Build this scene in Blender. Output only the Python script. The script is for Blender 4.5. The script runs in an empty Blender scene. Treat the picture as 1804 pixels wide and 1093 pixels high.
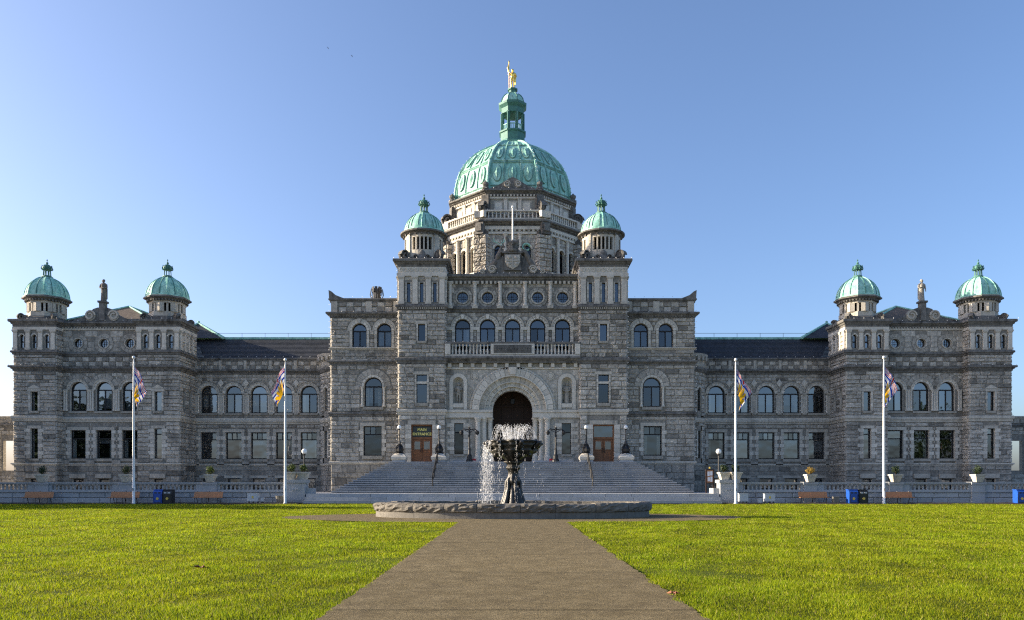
import bpy, math, random
import numpy as np
from mathutils import Vector, Matrix
random.seed(11)
rng = np.random.default_rng(5)
PI = math.pi
SC = bpy.context.scene
COL = SC.collection

# ------------------------------------------------------------------ camera, sky, sun, exposure
cam = bpy.data.cameras.new('camera'); camo = bpy.data.objects.new('camera', cam); COL.objects.link(camo)
camo.location = (0, 0, 1.6); camo.rotation_euler = (PI/2, 0, 0)
cam.sensor_fit = 'HORIZONTAL'; cam.sensor_width = 36; cam.lens = 27.94
cam.shift_y = 0.1705; cam.shift_x = -0.0006
cam.clip_start = 0.1; cam.clip_end = 6000
SC.camera = camo
SUN_EL = math.radians(17.0)              # low morning sun from the left, a little behind the facade
SUN_BACK = math.radians(5.5)
sd = Vector((-math.cos(SUN_BACK)*math.cos(SUN_EL), math.sin(SUN_BACK)*math.cos(SUN_EL), math.sin(SUN_EL)))
W = bpy.data.worlds.new('World'); SC.world = W; W.use_nodes = True
wn = W.node_tree; bgn = wn.nodes['Background']
sky = wn.nodes.new('ShaderNodeTexSky'); sky.sky_type = 'NISHITA'; sky.sun_disc = False
sky.sun_elevation = SUN_EL; sky.sun_rotation = math.atan2(sd.x, sd.y)
sky.altitude = 0; sky.air_density = 0.85; sky.dust_density = 2.4; sky.ozone_density = 5.0
wb = wn.nodes.new('ShaderNodeMix'); wb.data_type = 'RGBA'; wb.blend_type = 'MULTIPLY'; wb.inputs[0].default_value = 1; wb.inputs[7].default_value = (1.06, .895, .815, 1)   # even white balance of the whole sky
wn.links.new(sky.outputs[0], wb.inputs[6]); wn.links.new(wb.outputs[2], bgn.inputs[0]); bgn.inputs[1].default_value = 0.15
sun = bpy.data.lights.new('sun', 'SUN'); sun.energy = 5.0; sun.angle = math.radians(0.5); sun.color = (1.0, 0.86, 0.66)
suno = bpy.data.objects.new('sun', sun); COL.objects.link(suno)
suno.location = (-60, 20, 60); suno.rotation_euler = sd.to_track_quat('Z', 'Y').to_euler()
SC.view_settings.view_transform = 'Standard'; SC.view_settings.look = 'None'
SC.view_settings.exposure = 1.25; SC.view_settings.gamma = 1.0

SC.cycles.use_denoising = False; SC.cycles.filter_width = 1.2; SC.cycles.sample_clamp_indirect = 4.0; SC.cycles.use_adaptive_sampling = False

# ------------------------------------------------------------------ materials
MATS = {}
def _n(t, typ, **kw):
    n = t.nodes.new(typ)
    for k, v in kw.items(): setattr(n, k, v)
    return n
def mat(name, col, rough=.8, metal=0, spec=.3, var=.25, vscale=3., stain=0., stain_col=(.025, .024, .022), sscale=.35, stretch=.35,
        bump=0., bscale=30., tint=True, col2=None, c2scale=1.0, c2lo=.45, c2hi=.6, transl=None, vein=0.):
    m = bpy.data.materials.new(name); m.use_nodes = True; t = m.node_tree; L = t.links.new
    b = t.nodes['Principled BSDF']; b.inputs['Roughness'].default_value = rough; b.inputs['Metallic'].default_value = metal
    b.inputs['Specular IOR Level'].default_value = spec
    geo = _n(t, 'ShaderNodeNewGeometry'); P = geo.outputs['Position']
    c = _n(t, 'ShaderNodeRGB'); c.outputs[0].default_value = (*col, 1); cur = c.outputs[0]
    def noise(scale, detail=4., vec=None, rgh=.6):
        n = _n(t, 'ShaderNodeTexNoise'); n.inputs['Scale'].default_value = scale; n.inputs['Detail'].default_value = detail
        n.inputs['Roughness'].default_value = rgh; L(vec or P, n.inputs['Vector']); return n.outputs['Fac']
    def ramp(fac, lo, hi):
        r = _n(t, 'ShaderNodeMapRange'); r.inputs[1].default_value = lo; r.inputs[2].default_value = hi; L(fac, r.inputs[0]); return r.outputs[0]
    def mix(fac, a, bb, mode='MIX'):
        x = _n(t, 'ShaderNodeMix', data_type='RGBA', blend_type=mode)
        if isinstance(fac, (int, float)): x.inputs[0].default_value = fac
        else: L(fac, x.inputs[0])
        for s, v in ((6, a), (7, bb)):
            if isinstance(v, tuple): x.inputs[s].default_value = (*v, 1)
            else: L(v, x.inputs[s])
        return x.outputs[2]
    if col2: cur = mix(ramp(noise(c2scale, 6.), c2lo, c2hi), cur, col2)
    if var:
        n = noise(vscale, 8., rgh=.7); r = _n(t, 'ShaderNodeMapRange'); r.inputs[1].default_value = .3; r.inputs[2].default_value = .7
        r.inputs[3].default_value = 1-var; r.inputs[4].default_value = 1+var; L(n, r.inputs[0])
        vm = _n(t, 'ShaderNodeVectorMath', operation='SCALE'); L(cur, vm.inputs[0]); L(r.outputs[0], vm.inputs['Scale']); cur = vm.outputs[0]
    if tint:
        a = _n(t, 'ShaderNodeAttribute', attribute_name='tint')
        vm = _n(t, 'ShaderNodeVectorMath', operation='SCALE'); L(cur, vm.inputs[0]); L(a.outputs['Fac'], vm.inputs['Scale']); cur = vm.outputs[0]
    if stain:
        mp = _n(t, 'ShaderNodeMapping'); mp.inputs['Scale'].default_value = (1, 1, stretch); L(P, mp.inputs[0])
        f1 = ramp(noise(sscale*2.2, 9., mp.outputs[0], .72), .5, .68)
        mu = _n(t, 'ShaderNodeMath', operation='MULTIPLY'); mu.inputs[1].default_value = stain; L(f1, mu.inputs[0])
        cur = mix(mu.outputs[0], cur, stain_col)
    if vein:
        mp = _n(t, 'ShaderNodeMapping'); mp.inputs['Scale'].default_value = (1, 1, 2.6); mp.inputs['Rotation'].default_value = (0, .25, 0); L(P, mp.inputs[0])
        f1 = ramp(noise(2.1, 10., mp.outputs[0], .75), .48, .66); mu = _n(t, 'ShaderNodeMath', operation='MULTIPLY'); mu.inputs[1].default_value = vein; L(f1, mu.inputs[0])
        cur = mix(mu.outputs[0], cur, (.075, .072, .066))
    L(cur, b.inputs['Base Color'])
    if bump:
        bn = _n(t, 'ShaderNodeBump'); bn.inputs['Strength'].default_value = min(1, bump); bn.inputs['Distance'].default_value = .03
        L(noise(bscale, 8., rgh=.7), bn.inputs['Height']); L(bn.outputs[0], b.inputs['Normal'])
    if transl:
        tr = _n(t, 'ShaderNodeBsdfTranslucent'); L(cur, tr.inputs[0]); mx = _n(t, 'ShaderNodeMixShader'); mx.inputs[0].default_value = transl
        L(b.outputs[0], mx.inputs[1]); L(tr.outputs[0], mx.inputs[2]); L(mx.outputs[0], t.nodes['Material Output'].inputs[0])
    MATS[name] = m
    return m
mat('rock', (.43, .395, .335), .92, var=.36, vscale=3.5, stain=.52, stretch=.16, bump=1., bscale=7, vein=.42)
mat('trim', (.50, .46, .385), .88, var=.22, vscale=4, stain=.46, stretch=.14, bump=.35, bscale=20)
mat('pale', (.60, .555, .47), .85, var=.18, vscale=4, stain=.3, stretch=.14, bump=.25, bscale=25)
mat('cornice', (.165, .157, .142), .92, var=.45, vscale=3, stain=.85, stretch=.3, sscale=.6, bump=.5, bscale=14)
mat('mortar', (.11, .10, .085), .95, var=.2, bump=.3)
mat('granite', (.36, .37, .38), .85, var=.2, vscale=12, stain=.18, bump=.3, bscale=30)
mat('basin_stone', (.17, .155, .13), .9, var=.3, vscale=6, stain=.35, bump=.8, bscale=12)
mat('concrete', (.17, .158, .135), .9, var=.22, vscale=5, stain=.35, bump=.3)
mat('copper', (.255, .535, .43), .68, var=.26, vscale=2.2, stain=.75, stain_col=(.07, .15, .12), sscale=1.5, stretch=.16, bump=.15, bscale=12, spec=.4, col2=(.42, .68, .57), c2scale=1.3, c2lo=.42, c2hi=.66)
mat('copper_dark', (.075, .20, .165), .6, var=.25, vscale=3, stain=.5, stain_col=(.03, .07, .06), sscale=1.6, bump=.2)
mat('slate', (.05, .054, .062), .7, var=.3, vscale=1.5, stain=.5, stain_col=(.02, .022, .018), sscale=.5, stretch=.2, bump=.3, bscale=6)
mat('slate_brown', (.15, .115, .085), .75, var=.3, vscale=2.5, stain=.3, bump=.3)
mat('frame', (.016, .015, .015), .45, var=.1)
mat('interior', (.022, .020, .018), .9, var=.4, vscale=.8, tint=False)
mat('curtain', (.62, .61, .57), .9, var=.08)
mat('blind', (.34, .35, .35), .9, var=.1)
mat('wood', (.24, .095, .035), .45, var=.3, vscale=6, stain=.2, sscale=2, stretch=.15, spec=.45)
mat('wood_dark', (.055, .028, .016), .55, var=.3, vscale=5)
mat('bench_wood', (.42, .205, .10), .6, var=.25, vscale=9)
mat('iron', (.012, .012, .013), .45, spec=.5, var=.2)
mat('bronze', (.022, .020, .016), .36, metal=.35, spec=.7, var=.5, vscale=9, bump=.6, bscale=14, col2=(.07, .06, .034), c2scale=5, c2lo=.58, c2hi=.75)
mat('gold', (1.0, .66, .16), .3, metal=1, tint=False, var=.08, bump=.1)
mat('statue_stone', (.34, .31, .26), .9, tint=False, var=.25, vscale=6, stain=.5, sscale=1.5, bump=.4)
mat('statue_dark', (.17, .15, .125), .9, tint=False, var=.3, vscale=6, stain=.5, sscale=1.5, bump=.4)
mat('white_paint', (.78, .77, .74), .35, var=.05, spec=.5)
mat('globe', (.85, .85, .82), .25, var=.02, spec=.5)
mat('bulb', (.85, .84, .8), .15, var=0, spec=.6)
mat('blue_plastic', (.012, .075, .36), .4, var=.12, spec=.5)
mat('black_plastic', (.014, .015, .016), .45, var=.15, spec=.5)
mat('box_grey', (.5, .52, .54), .5, var=.1, stain=.1)
mat('emblem_gold', (.62, .45, .10), .5, var=.1)
mat('leaf', (.075, .105, .024), .55, var=.4, vscale=14, transl=.3)
mat('leaf_autumn', (.36, .24, .05), .6, var=.3, vscale=14, transl=.35)
mat('leaf_dark', (.03, .05, .018), .55, var=.4, vscale=9, transl=.2)
mat('bark', (.09, .065, .045), .9, var=.3, bump=.6)
mat('mulch', (.032, .022, .016), .95, var=.5, vscale=9, bump=1, bscale=14)
mat('grass', (.225, .28, .008), .6, var=.28, vscale=.55, transl=.5, col2=(.27, .295, .010), c2scale=.22, c2lo=.4, c2hi=.65, spec=.12)
mat('soil', (.055, .075, .006), .95, var=.4, vscale=6, bump=.8, bscale=18, col2=(.07, .09, .008), c2scale=.6, spec=.1)
mat('grass_deep', (.115, .18, .008), .6, var=.25, vscale=.8, transl=.45, spec=.12)
mat('straw', (.36, .30, .10), .7, var=.2, vscale=3, transl=.4, spec=.12)
mat('far_ground', (.26, .245, .215), .95, var=.2, vscale=.2)
mat('asphalt', (.138, .108, .056), .95, var=.55, vscale=24, stain=.5, stain_col=(.075, .058, .034), sscale=.9, stretch=1, bump=.8, bscale=55, spec=.15, col2=(.19, .152, .085), c2scale=2.2, c2lo=.4, c2hi=.7)
mat('terrace', (.30, .30, .30), .9, var=.15, vscale=6)
mat('dirt', (.17, .125, .075), .95, var=.3, vscale=8, bump=.6)
mat('dead_leaf', (.20, .085, .045), .8, var=.3, vscale=20)
mat('red', (.45, .02, .03), .5, var=.05)
mat('paper', (.75, .76, .78), .7, var=.03)
mat('sign_face', (.06, .07, .065), .5, var=.05)
mat('sign_yellow', (.85, .74, .22), .5, var=0)
mat('bird', (.012, .012, .013), .7, var=.1)

def glass_mat():
    m = bpy.data.materials.new('glass'); m.use_nodes = True; t = m.node_tree; L = t.links.new
    t.nodes.remove(t.nodes['Principled BSDF'])
    g = _n(t, 'ShaderNodeBsdfGlossy'); g.inputs['Roughness'].default_value = .02; g.inputs['Color'].default_value = (.86, .92, 1, 1)
    tr = _n(t, 'ShaderNodeBsdfTransparent'); tr.inputs[0].default_value = (.55, .58, .58, 1)
    lw = _n(t, 'ShaderNodeLayerWeight'); lw.inputs[0].default_value = .35
    mr = _n(t, 'ShaderNodeMapRange'); mr.inputs[3].default_value = .15; mr.inputs[4].default_value = .95; L(lw.outputs['Fresnel'], mr.inputs[0])
    at = _n(t, 'ShaderNodeAttribute', attribute_name='tint'); mm = _n(t, 'ShaderNodeMath', operation='MULTIPLY'); L(mr.outputs[0], mm.inputs[0]); L(at.outputs['Fac'], mm.inputs[1])
    mx = _n(t, 'ShaderNodeMixShader'); L(mm.outputs[0], mx.inputs[0]); L(tr.outputs[0], mx.inputs[1]); L(g.outputs[0], mx.inputs[2])
    no = _n(t, 'ShaderNodeTexNoise'); no.inputs['Scale'].default_value = .9; no.inputs['Detail'].default_value = 1
    geo = _n(t, 'ShaderNodeNewGeometry'); L(geo.outputs['Position'], no.inputs['Vector'])
    bn = _n(t, 'ShaderNodeBump'); bn.inputs['Strength'].default_value = .12; bn.inputs['Distance'].default_value = .1
    L(no.outputs['Fac'], bn.inputs['Height']); L(bn.outputs[0], g.inputs['Normal'])
    L(mx.outputs[0], t.nodes['Material Output'].inputs[0]); MATS['glass'] = m
glass_mat()
def water_mat():
    m = bpy.data.materials.new('water_spray'); m.use_nodes = True; t = m.node_tree; L = t.links.new
    b = t.nodes['Principled BSDF']; b.inputs['Base Color'].default_value = (.92, .94, .96, 1); b.inputs['Roughness'].default_value = .12
    tr = _n(t, 'ShaderNodeBsdfTranslucent'); tr.inputs[0].default_value = (.95, .96, .97, 1)
    ts = _n(t, 'ShaderNodeBsdfTransparent'); mx = _n(t, 'ShaderNodeMixShader'); mx.inputs[0].default_value = .55
    m2 = _n(t, 'ShaderNodeMixShader'); m2.inputs[0].default_value = .5
    L(b.outputs[0], mx.inputs[1]); L(tr.outputs[0], mx.inputs[2]); L(mx.outputs[0], m2.inputs[1]); L(ts.outputs[0], m2.inputs[2])
    L(m2.outputs[0], t.nodes['Material Output'].inputs[0]); MATS['water_spray'] = m
    m = bpy.data.materials.new('pool_water'); m.use_nodes = True; b = m.node_tree.nodes['Principled BSDF']
    b.inputs['Base Color'].default_value = (.02, .03, .03, 1); b.inputs['Roughness'].default_value = .06
    t = m.node_tree; no = _n(t, 'ShaderNodeTexNoise'); no.inputs['Scale'].default_value = 6; bn = _n(t, 'ShaderNodeBump'); bn.inputs['Strength'].default_value = .4
    t.links.new(no.outputs['Fac'], bn.inputs['Height']); t.links.new(bn.outputs[0], b.inputs['Normal']); MATS['pool_water'] = m
    m = bpy.data.materials.new('flag_cloth'); m.use_nodes = True; t = m.node_tree; b = t.nodes['Principled BSDF']; b.inputs['Roughness'].default_value = .8
    a = _n(t, 'ShaderNodeAttribute', attribute_name='print'); t.links.new(a.outputs['Color'], b.inputs['Base Color'])
    tr = _n(t, 'ShaderNodeBsdfTranslucent'); t.links.new(a.outputs['Color'], tr.inputs[0]); mx = _n(t, 'ShaderNodeMixShader'); mx.inputs[0].default_value = .45
    t.links.new(b.outputs[0], mx.inputs[1]); t.links.new(tr.outputs[0], mx.inputs[2]); t.links.new(mx.outputs[0], t.nodes['Material Output'].inputs[0])
    MATS['flag_cloth'] = m
water_mat()

# ------------------------------------------------------------------ mesh helpers
class MB:
    def __init__(self): self.v = []; self.f = []; self.t = []
    def add(self, vs, fs, tint=1.):
        n = len(self.v); self.v.extend(vs); self.f.extend([tuple(i+n for i in q) for q in fs]); self.t.extend([tint]*len(fs)); return self
    def box(self, F, u0, u1, o0, o1, z0, z1, tint=1.):
        vs = [F(u, o, z) for u in (u0, u1) for o in (o0, o1) for z in (z0, z1)]
        return self.add(vs, [(0,1,3,2), (4,6,7,5), (0,4,5,1), (2,3,7,6), (0,2,6,4), (1,5,7,3)], tint)
    def lathe(self, c, prof, n=24, tint=1., a0=0., sx=1., sy=1., mod=None, cap=True):
        """prof: (r, z) pairs; c = (x, y, z0)"""
        vs = []; fs = []
        for r, z in prof:
            for k in range(n):
                a = a0 + 2*PI*k/n; rr = r*(mod(a, z) if mod else 1)
                vs.append((c[0]+rr*math.sin(a)*sx, c[1]-rr*math.cos(a)*sy, c[2]+z))
        for i in range(len(prof)-1):
            for k in range(n):
                k2 = (k+1) % n; fs.append((i*n+k, i*n+k2, (i+1)*n+k2, (i+1)*n+k))
        if cap: fs.append(tuple(range(n))[::-1]); fs.append(tuple((len(prof)-1)*n+k for k in range(n)))
        return self.add(vs, fs, tint)
    def tube(self, pts, radii, n=8, tint=1., flat=1.):
        pts = [Vector(p) for p in pts]; vs = []; fs = []; m = len(pts)
        if not hasattr(radii, '__len__'): radii = [radii]*m
        for i, p in enumerate(pts):
            d = (pts[min(i+1, m-1)]-pts[max(i-1, 0)]).normalized()
            a = d.cross(Vector((0, 0, 1)) if abs(d.z) < .9 else Vector((0, 1, 0))).normalized(); b = d.cross(a)
            for k in range(n):
                t = 2*PI*k/n; vs.append(tuple(p+(a*math.cos(t)+b*math.sin(t)*flat)*radii[i]))
        for i in range(m-1):
            for k in range(n): fs.append((i*n+k, i*n+(k+1) % n, (i+1)*n+(k+1) % n, (i+1)*n+k))
        fs.append(tuple(range(n))[::-1]); fs.append(tuple((m-1)*n+k for k in range(n)))
        return self.add(vs, fs, tint)
    def ball(self, c, r, n=10, tint=1., sx=1, sy=1, sz=1):
        m = max(4, n//2); prof = [(max(1e-4, math.sin(PI*i/m))*r, -math.cos(PI*i/m)*r*sz) for i in range(m+1)]
        return self.lathe(c, prof, n, tint, sx=sx, sy=sy)
    def sweep(self, pts, prof, closed=False, tint=1., cap=True):
        """sweep an (out, z) profile along a plan polyline; outward is to the right of travel"""
        n = len(pts); offs = []
        def nrm(a, b):
            dx, dy = b[0]-a[0], b[1]-a[1]; l = math.hypot(dx, dy) or 1; return (dy/l, -dx/l)
        for i in range(n):
            if closed: n1 = nrm(pts[i-1], pts[i]); n2 = nrm(pts[i], pts[(i+1) % n])
            else:
                n1 = nrm(pts[max(i-1, 0)], pts[max(i, 1)]) if i else nrm(pts[0], pts[1])
                n2 = nrm(pts[i], pts[i+1]) if i < n-1 else n1
            d = 1+n1[0]*n2[0]+n1[1]*n2[1]; offs.append(((n1[0]+n2[0])/d, (n1[1]+n2[1])/d))
        vs = []; m = len(prof); fs = []
        for i in range(n):
            for o, z in prof: vs.append((pts[i][0]+offs[i][0]*o, pts[i][1]+offs[i][1]*o, z))
        for i in range(n if closed else n-1):
            j = (i+1) % n
            for k in range(m-1): fs.append((i*m+k, j*m+k, j*m+k+1, i*m+k+1))
        if not closed and cap: fs.append(tuple(range(m))[::-1]); fs.append(tuple((n-1)*m+k for k in range(m)))
        return self.add(vs, fs, tint)
    def mesh(self, name, smooth=False):
        me = bpy.data.meshes.new(name); me.from_pydata(self.v, [], self.f)
        a = me.attributes.new('tint', 'FLOAT', 'FACE'); a.data.foreach_set('value', np.array(self.t, dtype=np.float32))
        if smooth: me.polygons.foreach_set('use_smooth', [True]*len(me.polygons))
        me.update(); return me
def obj(name, mb, material, parent=None, smooth=False, kind=None, label=None):
    me = mb.mesh(name, smooth) if isinstance(mb, MB) else mb
    o = bpy.data.objects.new(name, me); COL.objects.link(o)
    if material and not me.materials: me.materials.append(MATS[material])
    if parent:
        o.parent = parent; p = parent
        while p.parent: p = p.parent
        if p.get('world_parts') and parent is p: o.matrix_parent_inverse = Matrix.Translation(-Vector(p.location))
    if kind: o['kind'] = kind
    if label: o['label'] = label
    return o
def thing(name, label, cat, loc=(0, 0, 0), rz=0, group=None, world=False):
    o = bpy.data.objects.new(name, None); COL.objects.link(o); o.location = loc; o.rotation_euler = (0, 0, rz); o.empty_display_size = .3
    return tag(o, label, cat, group, world)
def tag(o, label, cat, group=None, world=False):
    o['label'] = label; o['category'] = cat
    if group: o['group'] = group
    if world: o['world_parts'] = 1
    return o
def struct(name, mb, material): return obj(name, mb, material, kind='structure')
def copy_tree(o, parent=None):
    c = o.copy(); COL.objects.link(c)
    if parent: c.parent = parent
    for ch in list(o.children): copy_tree(ch, c)
    return c
def ID(x, y, z): return (x, y, z)
def LOC(u, o, z): return (u, o, z)
def front(s, y): return lambda u, o, z: (s*u, y-o, z)
def sidein(s, h): return lambda u, o, z: (s*(h-o), u, z)
def sideout(s, h): return lambda u, o, z: (s*(h+o), u, z)
def plan(s, pts): return [(s*h, y) for h, y in (pts if s > 0 else pts[::-1])]   # give pts ordered by growing h for s=+1
def jit(a, b): return random.uniform(a, b)

# ------------------------------------------------------------------ building kit
B = thing('parliament_building', 'long grey stone parliament building with green copper domes behind the lawn', 'building', (0, 78, .85), world=True)
STONES = []          # (weight, verts, faces, tint)
def wall(F, u0, u1, z0, z1, holes=(), reveal=.42, material='rock', tint=.62, name='wall', cols=1):
    """a wall sheet with real openings and their reveals"""
    mb = MB(); br = {u0, u1}
    for h in holes:
        if h[0] == 'rect': br |= {h[1], h[2]}
        else:
            c, r = h[1], (h[2]/2 if h[0] == 'arch' else h[3])
            br |= {c-r*math.cos(PI*k/14) for k in range(15)}
    br = sorted(b for b in br if u0-1e-6 <= b <= u1+1e-6)
    def zz(h, u):
        if h[0] == 'rect': return h[3], h[4]
        if h[0] == 'arch':
            r = h[2]/2; return h[3], h[4]+math.sqrt(max(0, r*r-(u-h[1])**2))
        q = math.sqrt(max(0, h[3]**2-(u-h[1])**2)); return h[2]-q, h[2]+q
    def span(h):
        if h[0] == 'rect': return h[1], h[2]
        r = h[2]/2 if h[0] == 'arch' else h[3]; return h[1]-r, h[1]+r
    for a, b in zip(br, br[1:]):
        if b-a < 1e-5: continue
        m = (a+b)/2; hs = sorted([h for h in holes if span(h)[0] < m < span(h)[1]], key=lambda h: zz(h, m)[0])
        pa = pb = z0
        for h in hs:
            la, ta = zz(h, a); lb, tb = zz(h, b)
            mb.add([F(a, 0, pa), F(b, 0, pb), F(b, 0, lb), F(a, 0, la)], [(0, 1, 2, 3)], tint); pa, pb = ta, tb
        mb.add([F(a, 0, pa), F(b, 0, pb), F(b, 0, z1), F(a, 0, z1)], [(0, 1, 2, 3)], tint)
    o = obj(name, mb, material, B)
    for h in holes:
        rv = MB()
        if h[0] == 'rect': pts = [(h[1], h[3]), (h[1], h[4]), (h[2], h[4]), (h[2], h[3])]
        elif h[0] == 'arch':
            r = h[2]/2; pts = [(h[1]-r, h[3])]+[(h[1]-r*math.cos(PI*k/14), h[4]+r*math.sin(PI*k/14)) for k in range(15)]+[(h[1]+r, h[3])]
        else: pts = [(h[1]-h[3]*math.cos(PI*k/14), h[2]+h[3]*math.sin(PI*k/14)) for k in range(28)]
        n = len(pts); vs = [F(u, .03, z) for u, z in pts]+[F(u, -reveal, z) for u, z in pts]
        rv.add(vs, [(i, (i+1) % n, n+(i+1) % n, n+i) for i in range(n)], 1.); obj('reveal', rv, 'trim', o)
    return o
def stones(F, u0, u1, z0, z1, excl=(), course=.42, lens=(.65, 1.75), rough=.11, edge=.025, dist=80., dark=.10, mean=1.):
    nc = max(1, round((z1-z0)/course)); zs = [z0+(z1-z0)*(k+(jit(-.22, .22) if 0 < k < nc else 0))/nc for k in range(nc+1)]
    for za, zb in zip(zs, zs[1:]):
        zm = (za+zb)/2; cut = []
        for e in excl:
            if e[0] == 'r':
                if e[3] < zb-.02 and e[4] > za+.02: cut.append((e[1], e[2]))
            else:
                zc = min(max(e[2], za), zb) if zm < e[2] else za+.12*(zb-za); q = e[3]**2-(zc-e[2])**2
                if q > 0 and (zm > e[2]-.05 or e[0] == 'f'): cut.append((e[1]-math.sqrt(q), e[1]+math.sqrt(q)))
        iv = [(u0, u1)]
        for ca, cb in cut:
            nx = []
            for a, b in iv:
                if cb <= a or ca >= b: nx.append((a, b)); continue
                if ca > a: nx.append((a, ca))
                if cb < b: nx.append((cb, b))
            iv = nx
        for a, b in iv:
            if b-a < .09: continue
            u = a
            while u < b-1e-4:
                l = jit(*lens)
                if b-(u+l) < lens[0]*.6: l = b-u
                if l > lens[1]*1.35: l = l/2
                stone(F, u, min(u+l, b), za, zb, rough, edge, dist, dark, mean); u += l
def stone(F, ua, ub, za, zb, rough, edge, dist, dark=.1, mean=1., store=True):
    j = .011; ua += j; ub -= j; za += j; zb -= j
    nu = 4 if ub-ua > .55 else 3; nz = 3; vs = []; fs = []
    bx = min(.05, (ub-ua)*.12); bz = min(.05, (zb-za)*.14); tz = jit(-.5, .5)*rough; tu = jit(-.5, .5)*rough
    us = [ua]+[ua+(ub-ua)*k/nu+(jit(-.06, .06)*(ub-ua)/nu if 0 < k < nu else (bx if k == 0 else -bx)) for k in range(nu+1)]+[ub]
    zs = [za]+[za+(zb-za)*k/nz+(jit(-.1, .1)*(zb-za)/nz if 0 < k < nz else (bz if k == 0 else -bz)) for k in range(nz+1)]+[zb]
    NU, NZ = len(us), len(zs)
    for i, u in enumerate(us):
        for k, z in enumerate(zs):
            rim = i in (0, NU-1) or k in (0, NZ-1)
            if rim: o = 0 if True else edge
            else: o = edge+rough*jit(.2, 1.)+tz*(k/(NZ-1)-.5)+tu*(i/(NU-1)-.5)
            vs.append(F(u, max(o, .001) if not rim else .001, z))
    for i in range(NU-1):
        for k in range(NZ-1): fs.append((i*NZ+k, (i+1)*NZ+k, (i+1)*NZ+k+1, i*NZ+k+1))
    t = mean*(jit(.45, .68) if random.random() < dark*.8 else max(.68, random.gauss(1.03, .12)))
    if store: STONES.append(((ub-ua)*(zb-za)/dist**2, vs, fs, t))
    return vs, fs, t
def flush_stones():
    STONES.sort(key=lambda s: -s[0])
    for w, v, f, t in STONES[:300]: obj('stone', MB().add(v, f, t), 'rock', B)
    mb = MB()
    for w, v, f, t in STONES[300:]: mb.add(v, f, t)
    obj('stonework', mb, 'rock', B, kind='stuff')
def prof_cornice(z, h, p): return [(-.05, z), (p*.22, z), (p*.26, z+.28*h), (p*.5, z+.36*h), (p*.62, z+.55*h), (p*.9, z+.6*h), (p, z+.68*h), (p, z+.92*h), (p*.9, z+h), (-.05, z+h+.05)]
def prof_string(z, h, p): return [(-.05, z), (p*.4, z), (p*.55, z+.35*h), (p, z+.5*h), (p, z+.86*h), (p*.7, z+h), (-.05, z+h+.02)]
def prof_box(z, h, p): return [(-.05, z), (p, z), (p, z+h), (-.05, z+h)]
def course(pts, prof, material='trim', name='string_course', closed=False, tint=1.):
    return obj(name, MB().sweep(pts, prof, closed, tint), material, B)
def dentils(F, u0, u1, z0, z1, o, step=.42, w=.2, material='trim', name='dentil_row'):
    mb = MB(); n = max(1, int((u1-u0)/step)); st = (u1-u0)/n
    for k in range(n): mb.box(F, u0+st*(k+.5)-w/2, u0+st*(k+.5)+w/2, -.02, o, z0, z1, jit(.85, 1.1))
    return obj(name, mb, material, B)
def bar_arch(mb, F, c, zs, r0, r1, o0, o1, n=14, a0=0, a1=PI, tint=1.):
    vs = []; fs = []
    for k in range(n+1):
        a = a0+(a1-a0)*k/n
        for r in (r0, r1):
            for o in (o0, o1): vs.append(F(c-r*math.cos(a), o, zs+r*math.sin(a)))
    for k in range(n):
        i = k*4; j = i+4
        fs += [(i, j, j+1, i+1), (i+2, i+3, j+3, j+2), (i+1, j+1, j+3, i+3), (i, i+2, j+2, j)]
    fs += [(0, 1, 3, 2), (n*4, n*4+2, n*4+3, n*4+1)]
    mb.add(vs, fs, tint)
def voussoirs(F, c, zs, r0, r1, n, o, material='trim', a0=0., a1=PI, o0=-.02, key=0., name='voussoir', rough=.012):
    for k in range(n):
        g = .016/r1; b0 = a0+(a1-a0)*k/n+g; b1 = a0+(a1-a0)*(k+1)/n-g; mb = MB()
        kk = key if k == n//2 and n % 2 else 0
        bar_arch(mb, F, c, zs, r0+.004*(k % 2), r1+kk, o0, o+jit(-rough, rough)+kk*.4, 3, b0, b1, jit(.78, 1.14))
        obj(name, mb, material, B)
PANE_K = 1.1
def pane(F, pts, o, parent):
    d = [jit(-.006, .006) for _ in range(3)]; cu = sum(p[0] for p in pts)/len(pts); cz = sum(p[1] for p in pts)/len(pts)
    mb = MB().add([F(u, o+d[0]+d[1]*(u-cu)+d[2]*(z-cz), z) for u, z in pts], [tuple(range(len(pts)))], jit(.7, 1.35)*PANE_K)
    return obj('pane', mb, 'glass', parent)
def curtain(F, u0, u1, z0, z1, o, parent):
    n = max(4, int((u1-u0)/.07)); vs = []
    for k in range(n+1):
        u = u0+(u1-u0)*k/n; oo = o+.03*(-1)**k
        vs += [F(u, oo, z0), F(u, oo, z1)]
    obj('curtain', MB().add(vs, [(2*k, 2*k+2, 2*k+3, 2*k+1) for k in range(n)]), 'curtain', parent)
def blind(F, u0, u1, z0, z1, o, parent):
    obj('blind', MB().box(F, u0, u1, o-.01, o+.01, z0, z1, jit(.7, 1.3)), 'blind', parent)
def winobj(mb): return obj('window', mb, 'frame', B)
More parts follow.
